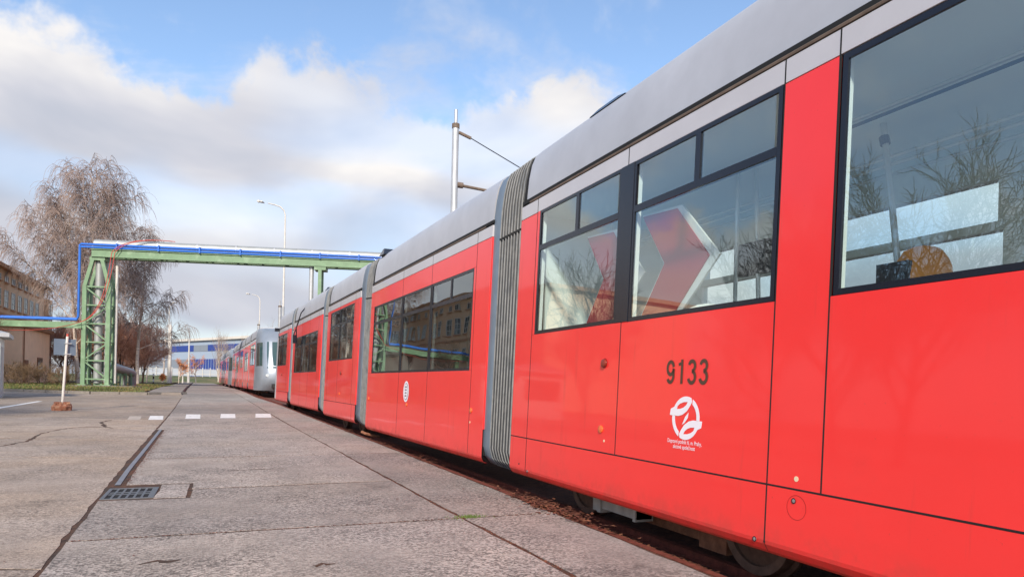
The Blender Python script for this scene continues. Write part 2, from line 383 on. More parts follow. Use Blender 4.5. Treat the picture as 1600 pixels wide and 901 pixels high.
# road bed with the slabs lying on it
rd = MB()
ys = frange(-30, 60, 2) + [70, 85, 100, 132]
rd.v = [p for y in ys for p in ((-26, y, gz(y) - (.004 if y < 25 else .012)), (eX(y), y, gz(y) - (.004 if y < 25 else .012)))]
rd.f = [(2*i, 2*i+1, 2*i+3, 2*i+2) for i in range(len(ys) - 1)]
road = tag(rd.build('road', JOINT), 'concrete slab road running along the row of trams', kind='structure')
rng = random.Random(7)
def dense(poly, step=.22):
    out = []
    for i in range(len(poly)):
        a, b = Vector(poly[i]), Vector(poly[(i + 1) % len(poly)]); k = max(1, int((b - a).length / step))
        for j in range(k): out.append(a + (b - a) * j / k)
    return out
def slab(poly, m, gap=.012, jag=.007, name='concrete_slab', top=0.0, step=.22, thick=.05):
    c = sum((Vector(p) for p in poly), Vector((0, 0))) / len(poly)
    near = c.length < 22
    pts = dense(poly, step if near else 2.0)
    n = len(pts); ins = []
    area = sum(poly[i][0]*poly[(i+1)%len(poly)][1] - poly[(i+1)%len(poly)][0]*poly[i][1] for i in range(len(poly)))
    sg = 1 if area > 0 else -1
    for i in range(n):
        t = (pts[(i + 1) % n] - pts[i - 1]).normalized(); nrm = Vector((-t.y, t.x)) * sg
        j = (rng.random() ** 3) * jag * 2.2 + rng.uniform(-.25, .25) * jag if near else 0
        ins.append(pts[i] + nrm * (gap * .5 + j))
    mb = MB()
    A = [(p.x, p.y, gz(p.y) - thick) for p in ins]; B = [(p.x, p.y, gz(p.y) + top - .0005) for p in ins]
    C = []
    for i in range(n):
        t = (ins[(i + 1) % n] - ins[i - 1]); t = t.normalized() if t.length > 1e-6 else Vector((1, 0)); nrm = Vector((-t.y, t.x)) * sg
        q = ins[i] + nrm * .0005; C.append((q.x, q.y, gz(q.y) + top))
    mb.v = A + B + C
    for i in range(n):
        k = (i + 1) % n
        f1 = (i, k, n + k, n + i); f2 = (n + i, n + k, 2*n + k, 2*n + i)
        mb.f += [f1, f2] if sg > 0 else [f1[::-1], f2[::-1]]
    mb.f.append(tuple(range(2*n, 3*n)) if sg > 0 else tuple(reversed(range(2*n, 3*n))))
    o = mb.build(name, m, road); return o
JY = [-6, 0.0, 5.78, 11.45, 17.5, 23.4, 29.2, 35, 41, 47, 53, 59, 65, 71, 77, 83, 89, 95, 101, 110, 120, 131]
for y0, y1 in zip(JY, JY[1:]):
    mids = lambda fx: [(fx(y0 + (y1 - y0) * k / 4), y0 + (y1 - y0) * k / 4) for k in range(5)]
    Lp, Rp, Ep = mids(lX), mids(rX), mids(eX)
    if y0 == 5.78:
        # lane slab with the drain let into its corner
        slab([(lX(5.78), 5.78), (rX(5.78), 5.78), (rX(8.25), 8.25), (-.24, 8.14), (-.24, 7.56), (lX(7.6), 7.6)], CONC, .030)
        slab([(-.24, 8.16), (rX(8.27), 8.27), (rX(9.8), 9.8), (rX(11.4), 11.45), (lX(11.25)+.15, 11.25), (lX(10)+.15, 10.0), (lX(8.62)+.15, 8.62), (-.24, 8.62)], CONC, .028)
        slab([(-.57, 7.62), (-.26, 7.60), (-.26, 8.58), (-.57, 8.60)], CONC, .016, .014, name='drain_surround')
    elif y0 == 11.45:
        slab([(lX(11.27)+.15, 11.27)] + [(rX(11.45), 11.45)] + Rp[1:] + [(lX(17.5), 17.5), (lX(17.15), 17.15), (lX(17)+.15, 17.0), (lX(14)+.15, 14)], CONC, .016)
    else:
        slab(Lp[:1] + Rp + Lp[:0:-1], CONC, .034)
    slab(Rp[:1] + Ep + Rp[:0:-1], CONC, .032, .012)
# yard slabs left of the lane, laid on a skew
YC = [(-1.5, .0), (5.08, -.36), (11.36, -.34), (14.32, -.34), (17.2, -.36), (20.2, -.38), (23.2, -.40), (26, -.42), (28.8, -.44), (31.8, -.46), (35.2, -.48)]
KERBL = [(-26, 49.5), (-14, 43.2), (-9.74, 40.9), (-5.7, 38.75), (-3.25, 38.9), (-1.55, 40.6)]
def kerbY(x):
    return lerp_poly([(y, x_) for x_, y in KERBL], x)
for i in range(len(YC)):
    for x0, x1 in ((-7.6, None), (-14.5, -7.6), (-25, -14.5)):
        def ln(j, x):
            if j < len(YC): return YC[j][0] + YC[j][1] * (x + 1.2)
            return kerbY(x)
        def fx(j): return lX(ln(j, -1.2)) if x1 is None else x1
        xa, xb = fx(i), fx(i + 1)
        if i + 1 < len(YC):
            pl = [(x0, ln(i, x0)), (xa, ln(i, xa)), (xb, ln(i + 1, xb)), (x0, ln(i + 1, x0))]
        else:
            xb = -1.55 if x1 is None else x1
            pl = [(x0, ln(i, x0)), (xa, ln(i, xa)), (xb, kerbY(xb))] + [p for p in reversed(KERBL) if x0 < p[0] < xb] + [(x0, kerbY(x0))]
        slab(pl, CONCL, .034, .010)
# drain grate and channel
gr = empty('drain_grate', (-.80, 8.02, 0)); tag(gr, 'cast iron drain grate set in the concrete road', 'drain grate')
MB().box(-.20, .20, -.33, .33, -.20, -.0028).build('sump_shade', DRAIN_SHADE, gr)  # black block standing in for the shade below the bars
fm = MB()
for a in (-.235, .20): fm.box(a, a + .035, -.36, .36, -.05, .003)
for b_ in (-.36, .325): fm.box(-.20, .20, b_, b_ + .035, -.05, .003)
fm.build('frame', IRON, gr)
for k in range(6): MB().box(-.20 + .0667 * k + .045, -.20 + .0667 * k + .066, -.325, .325, -.04, 0.0).build('grate_bar', IRON, gr)
for y_ in (-.075, .045): MB().box(-.2, .2, y_, y_ + .05, -.045, -.001).build('cross_bar', IRON, gr)
ch = MB(); st = frange(8.62, 17.0, .6)
ch.loft([[(lX(y) + .055, y, gz(y) - .02), (lX(y) + .055, y, gz(y) + .004), (lX(y) + .110, y, gz(y) + .004), (lX(y) + .110, y, gz(y) - .02)] for y in st])
tag(ch.build('drain_channel', CHAN), 'long narrow grey drainage channel running up from the grate', 'drain channel')
# crossing stripes, worn line, cracks
def flat(name, poly, m, dz=.004, parent=road):
    mb = MB(); mb.add([(p[0], p[1], gz(p[1]) + dz) for p in poly], [tuple(range(len(poly)))]); return mb.build(name, m, parent)
for a, b_, c, d_, y0, y1 in ((-1.76, -1.42, -1.67, -1.32, 20.4, 22.1), (-.85, -.46, -.80, -.42, 20.85, 22.85), (.12, .53, .09, .5, 21.15, 23.2), (1.15, 1.60, 1.05, 1.50, 21.45, 23.4)):
    flat('crosswalk_stripe', [(c, y0), (d_, y0), (b_, y1), (a, y1)], PAINT)
flat('crosswalk_stripe', [(-2.16, 20.4), (-1.86, 20.4), (-1.96, 21.9), (-2.26, 21.9)], FADED)
flat('painted_line', [(-6.35, 25.3), (-6.15, 25.3), (-6.05, 30.6), (-6.22, 30.6)], PAINT)
def crack(pts, w=.02):
    P = []
    for (a, b_) in zip(pts, pts[1:]):
        a, b_ = Vector(a), Vector(b_); k = max(2, int((b_ - a).length / .12))
        for j in range(k): P.append(a + (b_ - a) * j / k + Vector((rng.uniform(-.03, .03), rng.uniform(-.05, .05))))
    P.append(Vector(pts[-1])); mb = MB(); n = len(P)
    for i, p in enumerate(P):
        t = (P[min(i+1, n-1)] - P[max(i-1, 0)]).normalized(); nn = Vector((-t.y, t.x)) * w * rng.uniform(.3, 1.1) * (.25 if i in (0, n-1) else 1)
        mb.v += [(p.x - nn.x, p.y - nn.y, gz(p.y) + .002), (p.x + nn.x, p.y + nn.y, gz(p.y) + .002)]
    mb.f = [(2*i, 2*i+2, 2*i+3, 2*i+1) for i in range(n - 1)]
    mb.build('pavement_crack', JOINT, road)
crack([(-4.2, 12.9), (-3.25, 13.5), (-3.07, 14.5), (-3.2, 15.9), (-3.1, 17.1), (-2.87, 17.8)], .035)
crack([(-2.87, 17.84), (-2.4, 18.0), (-2.1, 17.5)], .06); crack([(-2.35, 18.0), (-2.62, 19.4), (-2.5, 20.3)], .05)
crack([(-.42, 4.95), (-.30, 5.0), (-.2, 4.98)], .03)
crack([(.6, 4.55), (.66, 4.6), (.74, 4.57)], .02)
crack([(0.1, 9.6), (.5, 9.75), (.9, 9.7)], .02)

# track: bed, rails
tb = MB()
tb.loft([[(eX(y) - .03, y, gz(y) - .060), (eX(y) + .16, y, gz(y) - .085), (eX(y) + .45, y, gz(y) - .16), (eX(y) + 3.2, y, gz(y) - .18), (eX(y) + 4.2, y, gz(y) - .05), (eX(y) + 14, y, gz(y) - .05)] for y in ys])
track = tag(tb.build('track_bed', BALLAST), 'rust brown track bed beside the concrete under the trams', kind='structure')
for off in (.60, 2.06):
    rl = MB(); yy = frange(-8, 60, 1.0) + [70, 85, 100, 130]
    rl.loft([[(eX(y) + off - .07, y, gz(y) - .20), (eX(y) + off - .07, y, gz(y) - .16), (eX(y) + off - .035, y, gz(y) - .145), (eX(y) + off - .035, y, gz(y) - .10), (eX(y) + off + .03, y, gz(y) - .10), (eX(y) + off + .03, y, gz(y) - .2)] for y in yy])
    rl.build('rail', RAILM, track)
# inner kerb rail edging the concrete
rl = MB(); rl.loft([[(eX(y) + .06, y, gz(y) - .08), (eX(y) + .06, y, gz(y) - .022), (eX(y) + .115, y, gz(y) - .018), (eX(y) + .115, y, gz(y) - .08)] for y in yy]); rl.build('edge_angle', RAILM, track)
# dead leaves and crumbs along the track and in the joints
lv = MB(); r2 = random.Random(3)
def leaf(x, y, z, s):
    a = r2.uniform(0, 6.283); t1, t2 = r2.uniform(-.7, .7), r2.uniform(-.6, .6); ca, sa = math.cos(a), math.sin(a)
    P = [(-s, 0, 0), (0, -s*.55, t1*s*.5), (s, 0, t2*s*.6), (0, s*.55, t1*s*.4)]
    lv.add([(x + p[0]*ca - p[1]*sa, y + p[0]*sa + p[1]*ca, z + abs(p[2]) + .004) for p in P], [(0, 1, 3), (1, 2, 3)])
for _ in range(13000):
    y = 2.5 + 40 * r2.random() ** 1.7; clump = .5 + .5 * math.sin(y * 2.3) * math.sin(y * .9 + 1)
    if r2.random() > .35 + .65 * clump: continue
    u = abs(r2.gauss(.20, .14)); leaf(eX(y) + u, y, gz(y) - (.07 if u < .16 else .085 + (u - .16) * .26) + r2.random() * .025, r2.uniform(.012, .034))
for _ in range(900):
    y = 6.1 + r2.gauss(0, .45); leaf(eX(y) + r2.gauss(.07, .08), y, gz(y) - .03 + r2.random() * .05, r2.uniform(.015, .038))
for _ in range(500):
    y = r2.choice((10.4, 13.2, 16.5)) + r2.gauss(0, .5); leaf(eX(y) + r2.gauss(.07, .06), y, gz(y) - .04 + r2.random() * .05, r2.uniform(.015, .035))
for _ in range(3200):
    y = 2.6 + 30 * r2.random() ** 1.6; leaf(rX(y) + r2.gauss(0, .018), y, gz(y) - .008, r2.uniform(.006, .016))
for yj in (5.78, 11.45, 17.5, 23.4, 29.2):
    for _ in range(420): 
        x_ = r2.uniform(-.95, 2.9); leaf(x_, yj + (-.2 * (1 - (x_ + 1) / 3) if yj == 11.45 and x_ < 2 else 0) + r2.gauss(0, .009), gz(yj) - .003, r2.uniform(.005, .013))
for _ in range(700):
    y = r2.uniform(8.7, 17); leaf(lX(y) + .14 + abs(r2.gauss(0, .05)), y, gz(y) - .002, r2.uniform(.006, .02))
for _ in range(90):
    y = 3.2 + 12 * r2.random(); leaf(r2.uniform(-3.5, 2.9), y, gz(y) + .002, r2.uniform(.008, .02))
tag(lv.build('leaf_litter', LEAFM), 'dead brown leaves drifted along the rail and in the joints', 'leaf litter', kind='stuff')
ms = MB()
for _ in range(240):
    a = r2.uniform(0, 6.28); q = abs(r2.gauss(0, .06)); x, y = 2.12 + q * math.cos(a) * 1.5, 5.80 + q * math.sin(a) * .7; hgt = r2.uniform(.008, .025)
    ms.add([(x - .004, y, 0), (x + .004, y, 0), (x + r2.uniform(-.015, .015), y + r2.uniform(-.01, .01), hgt)], [(0, 1, 2)])
tag(ms.build('moss_tuft', MOSS), 'small green moss tuft where two slab joints cross', 'moss', kind='stuff')

# ------------------------------------------------------------------ trams
TILT = .03
ZR, ZG = 3.12, 3.275           # top of the red, gutter line
SK = .63                       # skirt line
def W(o, s, z): return (o + TILT * (z - .2), s, z)
def plate(s0, s1, z0, z1, t=.022, o=0.0, g=.003, ch=.002):
    mb = MB(); s0 += g; s1 -= g; z0 += g; z1 -= g
    vs = [W(o + t, *p) for p in ((s0, z0), (s1, z0), (s1, z1), (s0, z1))]
    vs += [W(o + ch, *p) for p in ((s0, z0), (s1, z0), (s1, z1), (s0, z1))]
    vs += [W(o, *p) for p in ((s0+ch, z0+ch), (s1-ch, z0+ch), (s1-ch, z1-ch), (s0+ch, z1-ch))]
    fs = [(i+4, (i+1) % 4 + 4, (i+1) % 4, i) for i in range(4)] + [(i+8, (i+1) % 4 + 8, (i+1) % 4 + 4, i+4) for i in range(4)] + [(11, 10, 9, 8), (0, 1, 2, 3)]
    mb.add(vs, fs); return mb
def skirt_plate(s0, s1, z1, lo=.2):
    s0 += .003; s1 -= .003; z1 -= .003
    prof = [(.03, z1), (.004, z1), (0, z1 - .004), (0, lo + .085), (.006, lo + .06), (.030, lo + .02), (.055, lo), (.09, lo)]
    mb = MB(); mb.loft([[W(o, s0, z) for o, z in prof], [W(o, s1, z) for o, z in prof]])
    return mb
COWL = [(.030, 3.295), (.034, 3.42), (.046, 3.60), (.072, 3.76), (.115, 3.87), (.19, 3.945), (.36, 3.99), (1.23, 4.02)]
COWL += [(2.46 - o, z) for o, z in COWL[-2::-1]]
RING = [(.30, .16), (.12, .20), (.035, .30), (.0, .42), (.0, 1.2), (.0, 2.2), (.0, 3.1), (.005, 3.38), (.025, 3.60), (.055, 3.76), (.10, 3.87), (.20, 3.94), (.8, 3.98), (1.6, 3.98)]
def wheel(sec, x, y, r_=.33, zc=.0):
    M = Matrix.Translation((x, y, zc + r_)) @ Matrix.Rotation(-math.pi / 2, 4, 'Y')
    w = MB().lathe([(r_*.30, .055), (r_*.32, .06), (r_*.78, .035), (r_*.80, .055), (r_*.985, .06), (r_, .05), (r_*1.0, -.03), (r_*1.09, -.045), (r_*1.09, -.075), (r_*.3, -.075)], 32, M).build('wheel', WHEELM, sec, True)
    return w
def section(tram, P0, P1, zoff, wins, skirt=None, joints=(), tops=(), lo=.2, cowl=True, bogie=(), floor=1.0, paint=RED, far=True, sill_up=None, wframe=True):
    """wins: (s0, s1, z0, z1, transom or None, mullions)"""
    dx, dy = P1[0] - P0[0], P1[1] - P0[1]; Ln = math.hypot(dx, dy); rz = math.atan2(-dx / Ln, dy / Ln)
    # body core: dark shell behind the panels with window openings, floor, far side and ends
    sb = sorted({0, Ln, *[w[0] for w in wins], *[w[1] for w in wins]}); zb = sorted({.30, 3.30, *[w[2] for w in wins], *[w[3] for w in wins]})
    core, lin = MB(), MB()
    def inwin(s, z): return any(w[0] < s < w[1] and w[2] < z < w[3] for w in wins)
    for a, b_ in zip(sb, sb[1:]):
        for c, d_ in zip(zb, zb[1:]):
            if inwin((a+b_)/2, (c+d_)/2): continue
            for o0, o1, mb in ((.024, .05, core), (.053, .09, lin)):
                vs = [W(o, s, z) for o in (o0, o1) for s, z in ((a, c), (b_, c), (b_, d_), (a, d_))]
                mb.add(vs, [(0,3,2,1),(4,5,6,7),(0,1,5,4),(1,2,6,5),(2,3,7,6),(3,0,4,7)])
    core.box(.15, 2.35, .02, Ln - .02, .30, floor - .02); core.box(.10, 2.36, .0, Ln, 3.30, 3.34)
    sec = core.build('body_section', SEAM, tram); sec.location = (P0[0], P0[1], zoff); sec.rotation_euler.z = rz
    fl = MB()
    fw_ = [(w[0], w[1], max(w[2] - .35, floor + .3), w[3]) for w in wins] if far else []  # far windows left out where the interior is to stay dark
    zb2 = sorted({floor, 3.2, *[w[2] for w in fw_], *[w[3] for w in fw_]})
    if fw_ and tops == 'A': fw_ = [(w[0], w[1], w[2], 2.47) for w in fw_] + [(w[0] + .04, w[1] - .04, 2.54, 2.86) for w in fw_]; zb2 = sorted({floor, 3.2, *[w[2] for w in fw_], *[w[3] for w in fw_]}); sb2 = sorted({0, Ln, *[w[0] for w in fw_], *[w[1] for w in fw_]})
    else: sb2 = sb
    for a, b_ in zip(sb2, sb2[1:]):
        for c, d_ in zip(zb2, zb2[1:]):
            if any(w[0] < (a+b_)/2 < w[1] and w[2] < (c+d_)/2 < w[3] for w in fw_): continue
            fl.box(2.30, 2.40, a, b_, c, d_)
    lin.build('interior_lining', LINING if far else LINING_SHADE, sec); fl.build('far_wall', LINING if far else LINING_SHADE, sec)
    MB().box(.12, 2.30, .02, Ln - .02, 3.14, 3.19).build('ceiling', CEIL if far else LINING_SHADE, sec)
    MB().box(.10, 2.30, .02, Ln - .02, floor - .015, floor).build('floor', FLOORM if far else LINING_SHADE, sec)
    if not far: MB().box(.10, 2.29, Ln - .06, Ln - .03, floor + .002, 3.138).build('end_light_block', LINING_SHADE, sec)  # added dark screen, stops sky light showing through the open section end
    for w in fw_: MB().box(2.34, 2.35, w[0], w[1], w[2], w[3]).build('far_window_pane', GLASSF, sec)
    # outside panels in columns between joints
    js = sorted({0.0, Ln, *joints}); z_bot = SK if skirt else lo
    for a, b_ in zip(js, js[1:]):
        ww = [w for w in wins if w[0] < b_ - .02 and w[1] > a + .02]
        if skirt:
            pass
        if ww:
            zlo, zhi = min(w[2] for w in ww), max(w[3] for w in ww)
            wa, wb = min(w[0] for w in ww), max(w[1] for w in ww)
            if skirt: plate(a, b_, SK, zlo - .0).build('side_panel', paint, sec)
            else:
                mb = plate(a, b_, SK, zlo); mb.build('side_panel', paint, sec)
            if wa > a + .05: plate(a, wa, zlo, zhi, g=.0).build('window_post', paint, sec)
            if wb < b_ - .05: plate(wb, b_, zlo, zhi, g=.0).build('window_post', paint, sec)
            if zhi < ZR - .05: plate(a, b_, zhi, ZR).build('upper_panel', paint, sec)
        else:
            plate(a, b_, SK, ZR).build('side_panel', paint, sec)
        if not skirt: skirt_plate(a, b_, SK + .0125, lo).build('lower_panel', paint, sec)
        plate(a, b_, ZR, ZG).build('cornice_panel', PALE, sec)
    if skirt:
        for a, b_ in zip(skirt, skirt[1:]): skirt_plate(a, b_, SK, lo).build('skirt_panel', paint, sec)
    # black strips standing for the shade in the panel gaps, a hair proud
    for a in js[1:-1]:
        ww = [w for w in wins if w[0] < a < w[1]]
        spans = [(SK if skirt else lo + .02, min(w[2] for w in ww)), (max(w[3] for w in ww), ZG)] if ww else [(SK if skirt else lo + .09, ZG)]
        for z0, z1 in spans:
            if z1 - z0 > .03: plate(a - .0055, a + .0055, z0, z1, .01, -.0012, 0, .0005).build('gap_shade_strip', SEAM, sec)
    if skirt:
        plate(0, Ln, SK - .0055, SK + .0055, .01, -.0014, 0, .0005).build('gap_shade_strip', SEAM, sec)
        for a in skirt[1:-1]: plate(a - .0055, a + .0055, lo + .07, SK - .0055, .01, -.0012, 0, .0005).build('gap_shade_strip', SEAM, sec)
    # windows
    for (s0, s1, z0, z1, tr, mul) in wins:
        fr = MB(); bw = .035
        def fbar(a, b_, c, d_, o=.002, t=.02):
            vs = [W(q, s, z) for q in (o, o + t) for s, z in ((a, c), (b_, c), (b_, d_), (a, d_))]
            fr.add(vs, [(3,2,1,0)[::1],(4,5,6,7),(0,1,5,4),(1,2,6,5),(2,3,7,6),(3,0,4,7)])
        fbar(s0, s1, z0, z0 + bw); fbar(s0, s1, z1 - bw, z1); fbar(s0, s0 + bw, z0 + bw, z1 - bw); fbar(s1 - bw, s1, z0 + bw, z1 - bw)
        if tr:
            fbar(s0 + bw, s1 - bw, tr - .028, tr + .028, .001, .03)
            for m_ in mul: fbar(m_ - .028, m_ + .028, tr + .028, z1 - bw, .001, .03)
        w = fr.build('window_frame', BLACK, sec)
        def pane(a, b_, c, d_, o=.010):
            MB2 = MB(); MB2.add([W(o, a, c), W(o, b_, c), W(o, b_, d_), W(o, a, d_)], [(3, 2, 1, 0)]); MB2.build('window_pane', GLASS, sec)
        if tr:
            pane(s0 + bw, s1 - bw, z0 + bw, tr - .028)
            xs = [s0 + bw] + list(mul) + [s1 - bw]
            for a, b_ in zip(xs, xs[1:]): pane(a + .0285, b_ - .0285, tr + .03, z1 - bw, .012)
        else: pane(s0 + bw, s1 - bw, z0 + bw, z1 - bw)
    # gutter and roof cowl
    gu = MB(); gu.loft([[W(o, s, z) for o, z in ((.03, 3.279), (-.006, 3.279), (-.010, 3.293), (.0, 3.302), (.05, 3.302))] for s in (.22, Ln - .22)]); gu.build('gutter', GUTTER, sec)
    c0, c1 = .06, Ln - .06
    cw = MB(); rings = [[W(o, s, z) for o, z in COWL] for s in (c0, c0 + .02, c1 - .02, c1)]
    cw.loft(rings); n = len(COWL); cw.f.append(tuple(range(n))); cw.f.append(tuple(reversed(range(3*n, 4*n))))
    cw.build('roof_cowl', SILVER, sec, True)
    MB().box(.03 + TILT*3, .06 + TILT*3, .0, Ln, 3.276, 3.296).build('roof_seal', SEAM, sec)
    # running gear
    for y in bogie:
        wheel(sec, .46, y, .33, -.10); wheel(sec, 1.96, y, .33, -.10)
    return sec, Ln
def bellows(tram, P0, P1, z0, z1, frame=.24, nrib=8, fine=True):
    dx, dy = P1[0] - P0[0], P1[1] - P0[1]; Ln = math.hypot(dx, dy); rz = math.atan2(-dx / Ln, dy / Ln)
    root = empty('bellows', (P0[0], P0[1], z0), rz, tram)
    Lr = Ln - frame; rings = []; dz = z1 - z0
    n = nrib * 2
    for i in range(n + 1):
        s = Lr * i / n; d_ = .02 if i % 2 else .095
        rings.append([W(o + d_, s, z + dz * s / Ln) for o, z in RING])
    mb = MB(); mb.loft(rings); mb.build('folds', RUBBER, root, False)
    for i in range(1, n, 2):
        s = Lr * i / n
        MB().tube([W(o + .012, s, z + dz * s / Ln) for o, z in RING], .0085, 6).build('rib', RIBM, root, True)
    if frame:
        f = MB(); f.loft([[W(o + d_, s, z + dz * s / Ln) for o, z in RING] for s, d_ in ((Lr - .01, .06), (Lr - .005, .03), (Lr + .03, .012), (Lr + frame*.6, .012), (Lr + frame * .62, .02), (Ln + .03, .02))]); f.build('end_frame', BFRAME, root, True)
    f = MB(); f.loft([[W(o + d_, s, z) for o, z in RING] for s, d_ in ((-.05, .03), (.015, .022), (.03, .05))]); f.build('near_frame', SEAM, root)
    # inner tunnel so that no light falls through the joint
    f = MB(); f.loft([[W(o + .16, s, z + dz * s / Ln) for o, z in RING] for s in (-.1, Ln + .1)]); f.build('inner_tunnel', SEAM, root)
    # pale band of the upper cover, lapping over the folds
    f = MB(); f.loft([[W(o + (.0 if i % 2 else .03), Lr * i / n, z + dz * i / n) for o, z in ((-.003, 3.02), (-.003, 3.045))] for i in range(n + 1)]); f.build('cover_seam', SEAM, root)
    return root

tram1 = tag(empty('tram', (0, 0, 0)), 'long red tram with grey roof and number 9133, nearest in the row', 'tram')
# ---- near section: local s = Y + 2
SA = [(3.12, -2.0), (3.12, 7.22)]
wA = [(.45, 2.35, 1.76, 3.11, None, ()), (2.42, 4.79, 1.75, 3.115, None, ()), (5.235, 6.885, 1.765, 3.125, 2.715, (6.05,)), (7.075, 8.725, 1.77, 3.13, 2.715, (7.87,))]
secA, LA = section(tram1, *SA, 0.0, wA, skirt=(0, 2.38, 5.22, 8.78, 9.22), joints=(2.38, 4.81, 5.22, 6.975, 8.78), tops='A', lo=.2, bogie=(8.12, 5.72), floor=1.0)
# black pillar between the two hinged windows
plate(6.880, 7.080, 1.768, 3.125, .03, -.004, 0).build('window_pillar', BLACK, secA)
# corner hatch, bolts, lenses, marks
def disc(name, m, sec, s, z, r_, out=.0, n=20, dome=0.0):
    mb = MB(); c = W(-out, s, z); mb.v = [W(-out - dome, s, z)] + [W(-out, s + r_ * math.cos(6.2832*i/n), z + r_ * math.sin(6.2832*i/n)) for i in range(n)] + [W(.01, s + r_ * math.cos(6.2832*i/n), z + r_ * math.sin(6.2832*i/n)) for i in range(n)]
    mb.f = [(0, 1 + (i+1) % n, 1 + i) for i in range(n)] + [(1 + i, 1 + (i+1) % n, 1 + n + (i+1) % n, 1 + n + i) for i in range(n)]
    return mb.build(name, m, sec, True)
def ringm(name, m, sec, s, z, r0, r1, out=.0015, n=36):
    mb = MB()
    for i in range(n):
        t = 6.2832 * i / n; mb.v += [W(-out, s + r0 * math.cos(t), z + r0 * math.sin(t)), W(-out, s + r1 * math.cos(t), z + r1 * math.sin(t))]
    mb.f = [(2*i, 2*i+1, 2*((i+1) % n)+1, 2*((i+1) % n)) for i in range(n)]
    return mb.build(name, m, sec)
MAR = mat('hatch_seam', (.35, .010, .008), .6)
ringm('hatch_seam', MAR, secA, 4.98, .525, .070, .0725)
for s, z in ((5.0, .562), (5.30, .275), (8.72, .275)):
    ringm('bolt_ring', BLACK, secA, s, z, .008, .017, .0045); disc('bolt', STEEL, secA, s, z, .013, .004, 12, .003)
disc('ivory_mark', IVORY, secA, 4.99, .692, .016, .002)
disc('mark', IVORY, secA, 7.16, .735, .012, .002, 10)
lo_ = disc('side_lamp', DARKAMB, secA, 7.21, 1.42, .036, .022, 18, .016); ringm('lamp_bezel', MAR, secA, 7.21, 1.42, .034, .045, .003)
disc('side_reflector', AMBER, secA, 7.22, .835, .034, .012, 18, .010)
disc('mark', BLACK, secA, 8.95, .33, .012, .001, 10)

def text_mesh(name, body, size, m, sec, s, z, bold=0.0, out=.003, align='CENTER', sx=1.0):
    cu = bpy.data.curves.new(name, 'FONT'); cu.body = body; cu.size = size; cu.align_x = align; cu.align_y = 'CENTER'; cu.offset = bold; cu.fill_mode = 'BOTH' if hasattr(cu, 'fill_mode') else cu.fill_mode
    to = bpy.data.objects.new(name + '_tmp', cu); COL.objects.link(to)
    dg = bpy.context.evaluated_depsgraph_get(); me = bpy.data.meshes.new_from_object(to.evaluated_get(dg))
    bpy.data.objects.remove(to)
    for v in me.vertices:
        x, y = v.co.x * sx, v.co.y; v.co = W(-out, s - x, z + y)      # reads left to right as s falls
    me.materials.clear(); me.materials.append(m); me.update()
    return link(name, me, sec)
def ribbon(P, w_, sec, s, z):
    P = [Vector(p) for p in P]; n = len(P); mb = MB()
    for i, p in enumerate(P):
        t = (P[min(i+1, n-1)] - P[max(i-1, 0)]).normalized(); q = Vector((-t.y, t.x)) * w_ / 2
        for a in (p - q, p + q): mb.v.append(W(-.003, s - a.x, z + a.y))
    mb.f = [(2*i, 2*i+1, 2*i+3, 2*i+2) for i in range(n - 1)]
    return mb.build('number_digit', NUMCOL, sec)
def earc(cx, cy, rx, ry, a0, a1, n=18): return [(cx + rx * math.cos(R(a0 + (a1 - a0) * i / n)), cy + ry * math.sin(R(a0 + (a1 - a0) * i / n))) for i in range(n + 1)]
three = earc(0, .040, .034, .036, 165, -80, 16) + earc(0, -.040, .038, .042, 80, -165, 18)
nine = earc(0, .028, .038, .048, 10, 370, 24)[:-1] + [(.038, .02)] + earc(0, -.030, .038, .048, 10, -150, 12)
one = [(-.032, .052), (-.014, .056), (.006, .070)]
for dx_, P in ((-.195, nine), (-.068, [(.010, .090), (.010, -.090)]), (.057, three), (.186, three)): ribbon(P, .027, secA, 6.05 - dx_, 1.335)
ribbon([(-.030, .052), (-.002, .062)], .022, secA, 6.05 + .068, 1.335)
text_mesh('operator_text', 'Dopravní podnik hl. m. Prahy,', .042, EMBW, secA, 6.045, .818, .0003, sx=.78)
text_mesh('operator_text', 'akciová společnost', .042, EMBW, secA, 6.045, .780, .0003, sx=.78)
